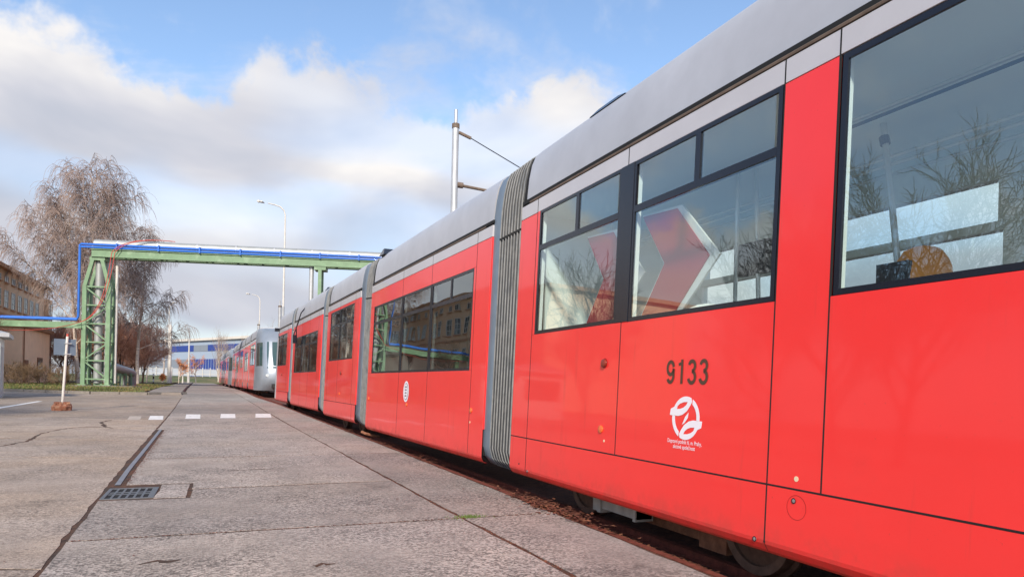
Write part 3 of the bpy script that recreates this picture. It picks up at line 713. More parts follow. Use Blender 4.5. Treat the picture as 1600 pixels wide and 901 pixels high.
def emblem(sec, s, z, r_):
    def q(x, y): return ((x - 355) / 101.0, -(y - 565) / 158.0)
    def arc(a0, a1, rr, n=16): return [(rr * math.cos(R(a0 + (a1 - a0) * i / n)), rr * math.sin(R(a0 + (a1 - a0) * i / n))) for i in range(n + 1)]
    shapes = []
    upper = arc(68, 150, 1.0) + [q(240, 503), q(235, 550), q(300, 553), q(330, 543), q(362, 515), q(385, 475), q(398, 445)]
    hole = [q(288, 503), q(292, 480), q(310, 462), q(338, 449), q(366, 447), q(356, 470), q(338, 488), q(315, 499)]
    rightarc = arc(62, -5, 1.0) + arc(-5, 55, .78)
    stem = [q(352, 556), q(376, 522), q(372, 562), q(350, 600), q(331, 616)]
    neg = lambda P: [(-x, -y) for x, y in P]
    for nm, spl in (('emblem', [upper, hole]), ('emblem', [neg(upper), neg(hole)]), ('emblem', [rightarc]), ('emblem', [neg(rightarc)]), ('emblem', [stem])):
        cu = bpy.data.curves.new('emblem', 'CURVE'); cu.dimensions = '2D'; cu.fill_mode = 'BOTH'
        for P in spl:
            sp = cu.splines.new('POLY'); sp.points.add(len(P) - 1); sp.use_cyclic_u = True
            for i, (x, y) in enumerate(P): sp.points[i].co = (x, y, 0, 1)
        to = bpy.data.objects.new('tmp', cu); COL.objects.link(to); dg = bpy.context.evaluated_depsgraph_get()
        me = bpy.data.meshes.new_from_object(to.evaluated_get(dg)); bpy.data.objects.remove(to)
        for v in me.vertices: v.co = W(-.003, s - v.co.x * r_, z + v.co.y * r_)
        me.materials.clear(); me.materials.append(EMBW); link(nm, me, sec)
emblem(secA, 6.04, .995, .158)

# interior of the near section (local x inward, y = Y+2)
def rod(name, pts, r_, m, sec, n=10): return MB().tube(pts, r_, n).build(name, m, sec, True)
rod('grab_pole', [(1.19, 5.24, 1.95), (1.20, 5.33, 2.6), (1.22, 5.42, 3.14)], .022, POLE_Y, secA)
MB().tube([(1.215, 5.395, 2.98), (1.215, 5.41, 3.04)], .034, 10).build('pole_joint', BOXD, secA)
MB().box(1.08, 1.30, 5.10, 5.34, 1.0, 2.10).build('ticket_machine', BOXD, secA)
for x_, z_ in ((.82, 3.06), (1.35, 2.93), (1.42, 2.90)): rod('hand_rail', [(x_, .3, z_), (x_, 9.0, z_)], .016, POLE_Y, secA, 8)
rod('hand_rail', [(.82, .3, 3.02), (.82, 9.0, 3.02)], .012, BOXD, secA, 8)
rod('hand_rail', [(1.9, .3, 3.0), (1.9, 9.0, 3.0)], .016, POLE_Y, secA, 8)
for y_ in (1.2, 3.7, 6.6, 8.6): rod('grab_pole', [(.95, y_, 1.0), (.97, y_ + .02, 3.14)], .018, POLE_Y, secA)
def seat(x_, y_, back=1, m=ORANGE, hgt=2.2):
    mb = MB(); pr = [(0, 0), (.06, -.02), (.10, .22), (.11, .50), (.09, .66), (.04, .72), (.0, .66), (-.02, .4), (-.03, .1)]
    for k in range(1):
        rings = []
        for j in range(7):
            u = -1 + 2 * j / 6; w_ = .22; dz = -.05 * abs(u) ** 3; dy_ = .05 * u * u
            rings.append([(x_ + u * w_, y_ + back * (p[0] + dy_), hgt - .72 + p[1] + (dz if p[1] > .4 else 0)) for p in pr])
        mb.loft(rings, True); n = len(pr); mb.f.append(tuple(range(n))); mb.f.append(tuple(reversed(range(6*n, 7*n))))
    mb.box(x_ - .21, x_ + .21, min(y_, y_ - back*.42), max(y_, y_ - back*.42), hgt - .76, hgt - .70)
    mb.box(x_ - .05, x_ + .05, min(y_ - back*.1, y_ - back*.3), max(y_ - back*.1, y_ - back*.3), 1.0, hgt - .75)
    mb.build('seat', m, secA, True)
seat(1.32, 5.06, 1, ORANGE, 2.215); seat(1.95, 5.6, 1, WHITEPL, 2.08); seat(1.95, 6.5, 1, WHITEPL, 2.02); seat(.55, 6.35, 1, WHITEPL, 1.90); seat(.6, 8.0, 1, WHITEPL, 1.90); seat(1.95, 3.9, 1, ORANGE, 1.95); seat(1.95, 7.6, 1, WHITEPL, 2.0)
MB().box(1.12, 1.20, 6.44, 6.78, 2.22, 2.50).build('passenger_screen', BOXD, secA)
rod('grab_pole', [(1.15, 6.48, 1.0), (1.15, 6.60, 3.14)], .02, POLE_Y, secA)
# printed chevron sign panels hung inside behind the two hinged windows
def chevron(dy_):
    P = [(7.19, 2.77), (6.62, 2.735), (6.14, 2.25), (6.62, 1.83), (7.21, 1.83), (6.85, 2.28)]
    Q = [(7.165, 2.75), (6.67, 2.715), (6.25, 2.255), (6.67, 1.85), (7.16, 1.85), (6.825, 2.28)]
    def ext(name, P, x0, x1, m):
        mb = MB(); n = len(P); mb.v = [(x0, a + dy_, b_) for a, b_ in P] + [(x1, a + dy_, b_) for a, b_ in P]
        mb.f = [tuple(reversed(range(n))), tuple(range(n, 2*n))] + [(i, (i+1) % n, n + (i+1) % n, n + i) for i in range(n)]
        mb.build(name, m, secA)
    ext('chevron_sign', P, .385, .405, WHITEPL); ext('chevron_print', Q, .372, .383, CHEV)
chevron(0); chevron(1.0)
MB().box(.30, 2.2, 8.98, 9.02, 1.0, 3.14).build('end_partition', LINING, secA)

# running gear seen under the near section
MB().box(.58, .66, 5.9, 8.0, -.04, .20).build('bogie_frame', BOGIE, secA)
MB().box(.48, .58, 6.10, 6.42, -.06, .22).build('brake_caliper', BOGIE, secA)
for a, b_ in ((5.35, 6.05), (7.8, 8.45)): MB().box(.70, .80, a, b_, .20, .50).build('axle_guard', UNDER, secA)
cb = MB(); cb.box(.28, .44, 7.02, 7.62, .05, .24); cb.box(.26, .46, 7.60, 7.66, .01, .26); cb.box(.265, .455, 7.02, 7.06, .03, .25)
cb.build('equipment_box', DUSTY, secA)
MB().box(.32, .40, 7.68, 7.84, .0, .26).build('sand_pipe', DUSTY, secA)
MB().box(.9, 2.0, .1, 9.1, .06, .29).build('underframe', UNDER, secA)

# ---- further sections
SB = [(3.13, 8.15), (2.93, 14.65)]; SC = [(2.91, 15.80), (2.77, 19.85)]; SD = [(2.765, 20.95), (2.53, 26.85)]; SE = [(2.50, 27.75), (2.33, 31.75)]
wB = [(.58, 2.38, 1.40, 2.80, 2.44, (1.48,)), (2.42, 4.05, 1.40, 2.80, 2.44, ()), (4.09, 6.22, 1.40, 2.80, 2.44, ())]
secB, _ = section(tram1, *SB, 0.0, wB, joints=(.50, 2.40, 4.07), floor=.45, far=False)
wC = [(.60, 2.28, 1.72, 3.05, 2.66, ()), (2.32, 3.62, 1.72, 3.05, 2.66, ())]
secC, _ = section(tram1, *SC, .05, wC, skirt=(0, .4, 4.05), joints=(.5, 2.30, 3.7), floor=1.0, bogie=(.95, 2.9), far=False)
wD = [(.65, 2.2, 1.40, 2.68, 2.34, ()), (2.24, 3.8, 1.40, 2.68, 2.34, ()), (3.84, 5.45, 1.40, 2.68, 2.34, ())]
secD, _ = section(tram1, *SD, .10, wD, joints=(.55, 2.22, 3.82), floor=.45, far=False)
wE = [(.9, 2.3, 1.70, 3.0, 2.6, ()), (2.34, 3.6, 1.70, 3.0, 2.6, ())]
secE, _ = section(tram1, *SE, .13, wE, skirt=(0, 4.0), joints=(.7, 3.65), floor=1.0, bogie=(1.2, 2.9), far=False)
plate(3.66, 4.0, .3, 3.1, .02, -.006, 0).build('end_panel', PALE, secE)
bellows(tram1, SA[1], SB[0], 0, 0, .21, 8)
bellows(tram1, SB[1], SC[0], 0, .05, .50, 7)
bellows(tram1, SC[1], SD[0], .05, .10, .45, 6)
bellows(tram1, SD[1], SE[0], .10, .13, .45, 5)
# lens, reflector, oval badge on section B
disc('side_reflector', AMBER, secB, .44, .86, .036, .012, 16, .010); disc('mark', IVORY, secB, .46, .70, .016, .002, 10)
def oval(name, m, sec, s, z, a, b_, out):
    n = 28; mb = MB(); mb.v = [W(-out, s + a * math.cos(6.2832*i/n), z + b_ * math.sin(6.2832*i/n)) for i in range(n)]; mb.f = [tuple(reversed(range(n)))]; return mb.build(name, m, sec)
oval('oval_badge', EMBW, secB, 3.54, 1.06, .17, .185, .003); oval('badge_ring', HALLG, secB, 3.54, 1.06, .135, .15, .005); oval('badge_field', EMBW, secB, 3.54, 1.06, .12, .135, .007)
GREYP = mat('badge_grey', (.22, .20, .20), .6)
for k in range(4):
    mb = MB(); mb.add([W(-.009, 3.54 + c, 1.06 + .08 - .052 * k + d_) for c, d_ in ((-.055, -.013), (.055, -.013), (.055, .013), (-.055, .013))], [(3, 2, 1, 0)]); mb.build('badge_line', GREYP, secB)
disc('side_reflector', AMBER, secB, 3.48, .83, .03, .012, 14, .008); disc('side_reflector', AMBER, secB, 6.3, .86, .034, .012, 14, .010)
disc('side_lamp', DARKAMB, secC, 1.8, 1.38, .05, .02, 14, .014); disc('side_reflector', AMBER, secC, 1.9, .85, .036, .012, 14, .01)
disc('side_lamp', DARKAMB, secE, 1.9, 1.32, .05, .02, 14, .014)
rod('step_bracket', [(.35, 6.62, .02), (.02, 6.55, .10), (-.05, 6.60, .14)], .03, BOGIE, secB, 6)
# roof equipment peeping over the cowls
def roofbox(sec, s0, s1, o0=.26, z1=4.05):
    mb = MB(); mb.add([(o0+.12,s0,3.9),(2,s0,3.9),(2,s1,3.9),(o0+.12,s1,3.9),(o0+.2,s0+.25,z1),(2,s0+.25,z1),(2,s1-.04,z1),(o0+.2,s1-.04,z1)],[(0,3,2,1),(4,5,6,7),(0,1,5,4),(1,2,6,5),(2,3,7,6),(3,0,4,7)]); mb.build('roof_equipment', BLACK, sec)
roofbox(secA, 7.30, 7.95, .12, 3.985); roofbox(secB, 5.95, 6.35, .06, 4.06); roofbox(secD, .3, .6, .12, 4.02)
# pantograph lead and rod at section D
rod('roof_cable', [(.02, 4.6, 2.3), (-.05, 4.4, 3.0), (.05, 4.0, 3.5), (.3, 3.9, 3.86)], .02, BLACK, secD, 6)
rod('mirror_arm', [(.05, 4.35, 3.3), (-.12, 4.5, 2.75)], .018, BLACK, secD, 6); MB().box(-.14, -.03, 4.5, 4.58, 2.45, 2.75).build('rear_mirror', BLACK, secD)
MB().box(-.12, .06, 3.3, 3.5, 3.2, 3.34).build('camera_pod', BLACK, secE)
# coupler gear at the far end
MB().box(.4, 2.0, 3.9, 4.6, .3, 1.0).build('buffer_beam', UNDER, secE)

def far_tram(label, P0, P1, z0, n_sec=5, nose=True):
    t = tag(empty('tram', (P0[0], P0[1], z0)), label, 'tram'); t.location = (0, 0, 0)
    dx, dy = P1[0] - P0[0], P1[1] - P0[1]; Ln = math.hypot(dx, dy)
    P = lambda s: (P0[0] + dx * s / Ln, P0[1] + dy * s / Ln)
    s = 3.0 if nose else 0.0; secL = (Ln - s - (n_sec - 1) * .9 - (2.2 if nose else 0)) / n_sec; prev = None
    for k in range(n_sec):
        a, b_ = P(s), P(s + secL); up_ = k % 2 == 0
        w0 = 1.72 if up_ else 1.40; w1 = 3.0 if up_ else 2.7
        wn = [(.5, secL * .48, w0, w1, w1 - .4, ()), (secL * .5, secL - .5, w0, w1, w1 - .4, ())]
        section(t, a, b_, z0, wn, joints=(.4, secL * .49), floor=1.0 if up_ else .45, bogie=(1.2, secL - 1.2) if up_ else ())
        if prev: bellows(t, prev, a, z0, z0, .3, 3)
        prev = b_; s += secL + .9
    rz = math.atan2(-dx / Ln, dy / Ln)
    # cab nose at the near end: lofted shell, level outlines from bottom to roof
    for base, flip in (((P0, rz), False),) + ((((P(Ln)), rz + math.pi), True),):
        (px, py), rot = base
        if flip and not nose: continue
        c = empty('cab', (px, py, z0), rot, t)
        if flip: c.location = (px + math.cos(rz) * 2.46, py + math.sin(rz) * 2.46, z0)
        depth = 3.02 if not flip else 2.25
        lv_ = [(.22, .45), (.55, .10), (.95, .0), (1.45, .12), (1.60, .16), (3.02, .75), (3.12, .82), (3.5, 1.15), (3.78, 1.7), (3.9, 2.3)]
        def outline(z, sf):
            i_ = TILT * (z - .2) + (max(0, z - 3.3) ** 2) * .35
            half = [(i_, depth), (i_, sf + 1.5), (i_ + .10, sf + .75), (i_ + .32, sf + .22), (i_ + .62, sf + .05), (1.23, sf)]
            half = [(x, min(y, depth)) for x, y in half]
            return [(x, y, z) for x, y in half] + [(2.46 - x, y, z) for x, y in half[-2::-1]]
        mb = MB(); rings = [outline(z, sf) for z, sf in lv_]; mb.loft(rings); n = len(rings[0]); mb.f.append(tuple(range((len(lv_)-1)*n, len(lv_)*n))); mb.f.append(tuple(reversed(range(n))))
        mb.build('cab_shell', CABM if not flip else PALE, c, True)
        # glazing laid just proud of the shell
        def glz(name, u0, u1, z0_, z1_, grow=.012):
            mbg = MB()
            def sf_at(z):
                for (za, sa), (zb_, sb_) in zip(lv_, lv_[1:]):
                    if za <= z <= zb_: return sa + (sb_ - sa) * (z - za) / (zb_ - za)
            def pt(u, z):
                o = outline(z, sf_at(z)); i = int(min(u, len(o) - 1.001)); f = u - i; a, b2 = Vector(o[i]), Vector(o[i+1]); p = a + (b2 - a) * f
                cen = Vector((1.23, depth + .5, p.z)); dv = (p - cen); dv.z = 0; return p + dv.normalized() * grow
            us = [u0 + (u1 - u0) * i / 6 for i in range(7)]
            mbg.loft([[pt(u, z) for u in us] for z in (z0_, (z0_ + z1_) / 2, z1_)]); return mbg.build(name, CABGL, c)
        glz('side_window', 1.0, 2.6, 1.62, 2.98); glz('windscreen', 2.85, 7.15, 1.50, 3.02); glz('side_window', 7.4, 9.0, 1.62, 2.98)
        MB().box(.75, 1.71, -.28 if not flip else -.1, .4, .42, .62).build('coupler', UNDER, c)
        fk = MB(); fk.tube([(.50, .16, 1.08), (.52, .10, 1.08)], .09, 12); fk.build('headlight', WHITEPL, c, True)
        fk = MB(); fk.tube([(1.96, .16, 1.08), (1.94, .10, 1.08)], .09, 12); fk.build('headlight', WHITEPL, c, True)
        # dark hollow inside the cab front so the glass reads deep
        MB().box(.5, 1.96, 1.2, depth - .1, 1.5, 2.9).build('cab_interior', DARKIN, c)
    return t
far_tram('red tram with silver cab nose, parked just behind the nearest tram', (2.06, 40.4), (1.14, 71.0), .39)
far_tram('small red tram at the far end of the row', (1.04, 73.2), (.16, 104.0), .45)

# ------------------------------------------------------------------ verge, kerb, path
VZ = .47
vg = MB(); vp = [(x, y) for x, y in KERBL[:-2]] + [(-3.3, 39.3), (-3.9, 60), (-5.2, 100), (-5.9, 131), (-70, 131), (-70, 70)]
def vz(x, y): return max(gz(y) + .10, .10) + .03 * math.sin(x * .7) * math.sin(y * .31)
xs_ = frange(-70, -3, 1.5); vb = MB()
nx = 24; rows = []
for k in range(41):
    t = k / 40.0
    row = []
    for i in range(nx + 1):
        u = i / nx; xr = lerp_poly([(-3.3, 39), (-3.9, 60), (-5.2, 100), (-5.9, 131)], 39 + 92 * t); xx = -70 + (xr + 70) * (1 - (1 - u) ** 2)
        y0 = kerbY(max(-26, min(-3.25, xx))) if xx > -26 else 49.5 + (-26 - xx) * .5
        yy_ = y0 + .15 + (131 - y0) * t ** 1.6
        row.append((xx, yy_, vz(xx, yy_)))
    rows.append(row)
vb.loft(rows)
verge = tag(vb.build('grass_verge', GRASS, None, True), 'rough grass verge under the birches behind the yard', kind='structure')
# kerb stones along the verge
for (x0, y0), (x1, y1) in zip(KERBL[1:], KERBL[2:]):
    L_ = math.hypot(x1 - x0, y1 - y0); k = max(1, int(L_ / 1.0))
    for j in range(k):
        a, b_ = (j + .01) / k, (j + .99) / k
        p, q = (x0 + (x1-x0)*a, y0 + (y1-y0)*a), (x0 + (x1-x0)*b_, y0 + (y1-y0)*b_)
        zz = gz(p[1]) + .055
        MB().bar((p[0], p[1], zz), (q[0], q[1], zz), .16, .15).build('kerb_stone', KERB, verge)
pt_ = MB(); yp_ = [39.4, 45, 52, 60, 70, 80, 90, 100, 115, 131]
pt_.loft([[(lX(y) - (1.75 - .002 * y), y + (-.02 if k == 0 else 0), gz(y) + (.115 if k else -.04)), (lX(y) - .10, y + (-.02 if k == 0 else 0), gz(y) + (.12 if k else -.04)), (lX(y) - .06, y, gz(y) - .04)] for k, y in enumerate([39.4] + yp_)])
tag(pt_.build('path', concrete('path_concrete', (.27, .23, .20), (.30, .25, .21), .4)), 'narrow raised concrete path between verge and road', kind='structure')
MB().box(-1.9, 1.9, -.9, .9, .40, .535).build('concrete_pad', KERB, None)
pad = COL.objects['concrete_pad']; pad.location = (-6.6, 51.3, .07); pad.rotation_euler.z = R(-16.5); tag(pad, 'pale concrete pad at the foot of the green lattice pylon', 'concrete pad')
# grass blades
gb = MB(); r3 = random.Random(11)
for _ in range(26000):
    y = 39.5 + 30 * r3.random() ** 1.3; x = -3.6 - 20 * r3.random()
    if y < kerbY(max(-26, x)) + .2: continue
    z = vz(x, y); a = r3.uniform(0, 6.28); w_ = r3.uniform(.015, .03); hh = r3.uniform(.03, .13); dx, dy = math.cos(a) * w_, math.sin(a) * w_
    gb.add([(x - dx, y - dy, z - .01), (x + dx, y + dy, z - .01), (x + r3.uniform(-.06, .06), y + r3.uniform(-.06, .06), z + hh)], [(0, 1, 2)])
tag(gb.build('grass', BLADE), 'short patchy grass blades on the verge', 'grass', kind='stuff')
# embankment beyond the road end
em = sheet('embankment', frange(-40, 30, 5), [131.5, 133, 138, 146, 158], lambda x, y: {131.5: .36, 133: .62, 138: 1.0, 146: 1.5, 158: 1.75}[y] + .1 * math.sin(x * .3), mat('bank_grass', (.075, .10, .03), .95, var=.3, scale=1.2, col2=(.16, .13, .06), c2=(.45, .62), c2scale=.3))

# ------------------------------------------------------------------ pipe bridge
GA = math.atan2(55.6 - 60.3, 7.52 + 8.4)
PK = .865; PX, PY, PZ = -7.27, 52.16, .59
pb = tag(empty('pipe_bridge', (PX, PY, PZ), GA), 'green steel pipe bridge carrying grey and blue pipes over the road', 'pipe bridge')
pb.scale = (PK, PK, PK); zt = 9.75                                   # underside of the beam above the base
for sx in (-.86, .86):
    for sy_ in (-.45, .45):
        mb = MB(); ex = .30 if sx < 0 else .34
        mb.bar((sx, sy_, 0), (sx, sy_, zt - 2.2), .30 if sy_ < 0 else .22, .22, (0, 1, 0)); mb.bar((sx, sy_, zt - 2.2), (sx * .38, sy_, zt - .15), .26, .22, (0, 1, 0)); mb.build('pylon_leg', GREEN, pb)
        MB().box(sx - .3, sx + .3, sy_ - .25, sy_ + .25, -.02, .10).build('base_plate', GREEN, pb)
zs = [.5, 1.9, 3.3, 4.7, 6.1, 7.5]
for sy_ in (-.45, .45):
    for k, z_ in enumerate(zs):
        MB().bar((-.86, sy_, z_), (.86, sy_, z_), .10, .10).build('lattice_strut', GREEN, pb)
        if k < len(zs) - 1:
            a, b_ = (-.8, .8) if k % 2 else (.8, -.8)
            MB().bar((a, sy_, z_ + .08), (b_, sy_, zs[k+1] - .08), .09, .09).build('lattice_brace', GREEN, pb)
for sx in (-.86, .86):
    for k, z_ in enumerate(zs):
        MB().bar((sx, -.45, z_), (sx, .45, z_), .09, .09).build('lattice_strut', GREEN, pb)
        if k < len(zs) - 1: MB().bar((sx, -.4, z_), (sx, .4, zs[k+1]), .08, .08).build('lattice_brace', GREEN, pb)
MB().box(-.55, .55, -.55, .55, zt - .25, zt - .01).build('pylon_head', GREEN, pb)
MB().box(-.30, .30, -.04, .04, .02, .3).build('gusset', GREEN, pb)
# main beams to the right: a pair of girders with flanges
for sy_ in (-.55, .45):
    mb = MB(); mb.box(-.4, 26, sy_ - .03, sy_ + .03, zt + .05, zt + .55); mb.box(-.4, 26, sy_ - .12, sy_ + .12, zt, zt + .05); mb.box(-.4, 26, sy_ - .12, sy_ + .12, zt + .55, zt + .60); mb.build('girder', GREEN, pb)
for k in range(14): MB().box(.4 + 1.9 * k, .5 + 1.9 * k, -.5, .4, zt + .1, zt + .5).build('cross_tie', GREEN, pb)
for k in range(5): MB().box(-.1 + 5.2 * k, .1 + 5.2 * k, -.62, .5, zt + .60, zt + .72).build('pipe_saddle', GREEN, pb)
def pipe(name, pts, r_, m, n=14): return MB().tube(pts, r_, n).build(name, m, pb, True)
pipe('insulated_pipe', [(-.45, .12, zt + 1.08), (26, .12, zt + 1.08)], .36, CLAD, 20)
for k in range(9): pipe('cladding_band', [(1.2 + 2.9 * k, .12, zt + 1.08), (1.32 + 2.9 * k, .12, zt + 1.08)], .372, GALV, 20)
for dz, dy in ((.62, -.66), (.84, -.60)):
    pipe('blue_pipe', [(26, dy, zt + dz + .08), (-.95 - dz * .2, dy, zt + dz + .08), (-1.05 - dz * .2, dy, zt + dz), (-1.06 - dz * .2, dy, zt), (-1.06 - dz * .2, dy, 4.95 + dz * .4), (-1.16 - dz * .2, dy, 4.72 + dz * .35), (-24, dy, 4.72 + dz * .35)], .085, BLUE, 10)
for k in range(8): MB().box(1.4 + 3 * k, 1.5 + 3 * k, -.80, -.50, zt + .58, zt + 1.05).build('pipe_clamp', BLUE, pb)
MB().box(-24, -1.0, -.62, -.5, 4.35, 4.75).build('girder', GREEN, pb); MB().box(-24, -.95, -.72, -.40, 4.30, 4.349).build('girder_flange', GREEN, pb)
for k in range(4):
    MB().bar((-9.5 - 6 * k, -.3, 0), (-9.5 - 6 * k, -.3, 4.30), .24, .2).build('support_post', GREEN, pb)
pipe('riser_pipe', [(-.05, 0.0, .2), (-.05, 0.0, zt + .4)], .27, CLAD, 16)
pipe('riser_pipe', [(1.12, .2, .2), (1.12, .2, zt - .1)], .10, POLEW, 12)
pipe('riser_pipe', [(.45, .3, .2), (.45, .3, zt + .4)], .17, GALV, 12)
# second support behind the trams
MB().bar((16.45, -.5, -.4), (16.45, -.5, zt), .26, .26, (0, 1, 0)).build('support_post', GREEN, pb)
MB().bar((16.45, .4, -.4), (16.45, .4, zt), .26, .26, (0, 1, 0)).build('support_post', GREEN, pb)
for z_ in (1.5, 3.8, 6.1, 8.4): MB().bar((16.45, -.5, z_), (16.45, .4, z_), .1, .12).build('lattice_strut', GREEN, pb)
MB().box(16.0, 16.9, -.62, .52, zt - .28, zt - .003).build('post_head', GREEN, pb)
pipe('riser_pipe', [(15.75, -.2, -.3), (15.75, -.2, zt + .6)], .17, GALV, 12)
# red cable thrown over the bridge
rc = MB(); c3, s3 = math.cos(GA), math.sin(GA)
def loc(x, y, z): return (PX + PK * (x * c3 - y * s3), PY + PK * (x * s3 + y * c3), PZ + PK * z)
def bez(P, n=18):
    out = []
    for i in range(n + 1):
        t = i / n; Q = [Vector(p) for p in P]
        while len(Q) > 1: Q = [a + (b_ - a) * t for a, b_ in zip(Q, Q[1:])]
        out.append(Q[0])
    return out
for j in (0, .22):
    rc.tube(bez([loc(5.2 + j, -.1, zt + 1.5), loc(3.0 + j, -.4, zt + 1.65), loc(1.6 + j, -.85, zt + 1.1), loc(1.2 + j, -.95, zt + .3)]) + bez([loc(1.2 + j, -.95, zt + .3), loc(.9 + j, -.95, zt - 2.2), loc(.5 + j * .5, -.9, zt - 4.5), loc(-1.0, -.85, zt - 5.0)]) + bez([loc(-1.0, -.85, zt - 5), loc(-3, -.8, zt - 5.8), loc(-6, -.8, zt - 6), loc(-11, -.7, zt - 5.4)], 8), .022, 6)
tag(rc.build('red_cable', REDC, None, True), 'red cable looped over the pipe bridge and down its lattice pylon', 'cable')
# low heating pipe leaving the pylon foot
hp = tag(empty('heating_pipe', (-6.6, 52.8, .50)), 'grey insulated pipe on low green trestles beside the lattice pylon', 'pipe')
hp.scale = (PK, PK, PK)
MB().tube([(-.6, -.4, 1.62), (.1, .6, 1.55), (.82, 5.0, 1.22), (.90, 5.35, 1.1), (.92, 5.45, .85), (.92, 5.45, .0)], [.36, .36, .34, .33, .31, .31], 16).build('insulated_pipe', CLAD, hp, True)
MB().tube([(.30, 4.4, 1.3), (.33, 4.6, .95), (.33, 4.6, .0)], .26, 14).build('insulated_pipe', CLAD, hp, True)
for x_, y_ in ((.92, 5.45), (.33, 4.6)): MB().tube([(x_, y_, -.05), (x_, y_, .16)], .36, 14).build('pipe_boot', STEEL, hp, True)
for y_ in (1.0, 2.6, 4.0):
    x_ = .1 + (y_ - .6) * .16
    MB().box(x_ - .4, x_ + .4, y_ - .05, y_ + .05, .95, 1.10).build('trestle_beam', GREEN, hp)
    for k in (-.34, .34): MB().box(x_ + k - .05, x_ + k + .05, y_ - .05, y_ + .05, -.05, .95).build('trestle_leg', GREEN, hp)

# ------------------------------------------------------------------ sign, poles, lamps
sg_ = tag(empty('sign_post', (-4.38, 24.7, gz(24.7)), R(20)), 'grey traffic sign seen from behind on a leaning white post', 'sign')
MB().tube([(.0, 0, .05), (.10, 0, 2.28)], .038, 10).build('post', POLEW, sg_, True)
MB().box(-.24, .34, .045, .06, 1.70, 2.20).build('sign_plate', SIGNB, sg_)
for z_ in (1.72, 2.05): MB().box(-.05 + z_ * .04, .17 + z_ * .02, -.045, .044, z_, z_ + .03).build('bracket', GALV, sg_)
MB().tube([(.10, 0, 2.28), (.103, 0, 2.36)], .032, 10).build('post_cap', REDC, sg_, True)
bs = MB(); rb = random.Random(5); n = 10
bs.loft([[((.25 + rb.uniform(-.03, .03)) * sc * math.cos(6.283*i/n), (.22 + rb.uniform(-.03, .03)) * sc * math.sin(6.283*i/n), z_) for i in range(n)] for z_, sc in ((-.01, 1.0), (.12, 1.02), (.20, .9))], True); bs.f.append(tuple(range(2*n, 3*n)))
bs.build('foot_block', BRICKM, sg_)
for k, (x_, y_, a) in enumerate(((-.11, -.09, .1), (.10, -.10, -.2), (.11, .09, .4), (-.10, .10, 0))):
    b_ = MB(); b_.box(-.09, .09, -.06, .06, 0, .065); o = b_.build('brick', BRICKM, sg_); o.location = (x_, y_, .195); o.rotation_euler.z = a

def catenary_pole(x, y, z0, top, label, r_=.135, arm=True, wire_to=None, group=None):
    t = tag(empty('catenary_pole', (x, y, z0)), label, 'pole')
    if group: t['group'] = group
    H_ = top - z0
    MB().tube([(0, 0, 0), (0, 0, H_ - .55)], r_, 14).build('mast', GALV, t, True)
    MB().tube([(0, 0, H_ - .55), (0, 0, H_ - .42)], r_ * 1.15, 14).build('collar', GUTTER, t, True)
    MB().tube([(0, 0, H_ - .42), (0, 0, H_)], r_ * .5, 10).build('mast_tip', GALV, t, True)
    if arm:
        MB().tube([(r_, 0, H_ - 2.2), (1.5, -.1, H_ - 2.3)], .045, 8).build('bracket_arm', GUTTER, t, True)
        MB().tube([(r_*.8, 0, H_ - 2.2), (r_ + .16, 0, H_ - 2.2)], .085, 10).build('insulator', GUTTER, t, True)
    if wire_to:
        MB().tube([(r_, 0, H_ - .65), (r_ + .35, -.1, H_ - .80)], .05, 8).build('strain_insulator', GUTTER, t, True)
        MB().tube([(r_ + .35, -.1, H_ - .80), wire_to], .014, 6).build('span_wire', BLACK, t, True)
    return t
catenary_pole(6.29, 19.1, .0, 9.3, 'tall grey catenary pole with bracket arm standing behind the nearest tram', .10, True, (7.0, -1.5, 5.2))
catenary_pole(4.75, 61.0, .4, 8.0, 'short grey pole above the cab end of the nearest tram', .13, False)
catenary_pole(4.3, 85.4, .4, 8.2, 'slim pole rising over the silver cab of the second tram', .14, False)
def street_lamp(x, y, z0, top, reach, label, r_=.09, dirx=(-1, 0)):
    t = tag(empty('street_lamp', (x, y, z0)), label, 'street lamp'); H_ = top - z0; ux, uy = dirx
    MB().tube([(0, 0, 0), (0, 0, H_ * .45)], [r_ * 1.3, r_ * 1.2], 12).build('lower_mast', GALV, t, True)
    MB().tube([(0, 0, H_ * .45), (0, 0, H_ - .9)] + [(ux * reach * .45 * (1 - math.cos(q)), uy * reach * .45 * (1 - math.cos(q)), H_ - .9 + .75 * math.sin(q)) for q in (R(30), R(60), R(90))] + [(ux * reach * .75, uy * reach * .75, H_ - .08)], [r_, r_*.75, r_*.7, r_*.65, r_*.6, r_*.5], 10).build('mast_arm', POLEW, t, True)
    mb = MB(); c = Vector((ux * reach * .9, uy * reach * .9, H_ - .04)); mb.tube([c - Vector((ux, uy, -.05)) * -.45, c + Vector((ux, uy, .0)) * .1, c + Vector((ux, uy, .06)) * .42, c + Vector((ux, uy, .06)) * .55], [.05, .17, .15, .04], 10); mb.build('lamp_head', POLEW, t, True)
street_lamp(4.85, 59.0, .4, 15.75, 1.85, 'tall street lamp rising behind the trams above the pipe bridge', .085)
street_lamp(2.9 + 2.2, 96.9 + 2, .45, 12.9, 1.4, 'distant street lamp behind the far trams', .085)
street_lamp(-6.4, 106.3, .5, 11.8, -1.0, 'distant street lamp beside the right edge of the birches', .08)
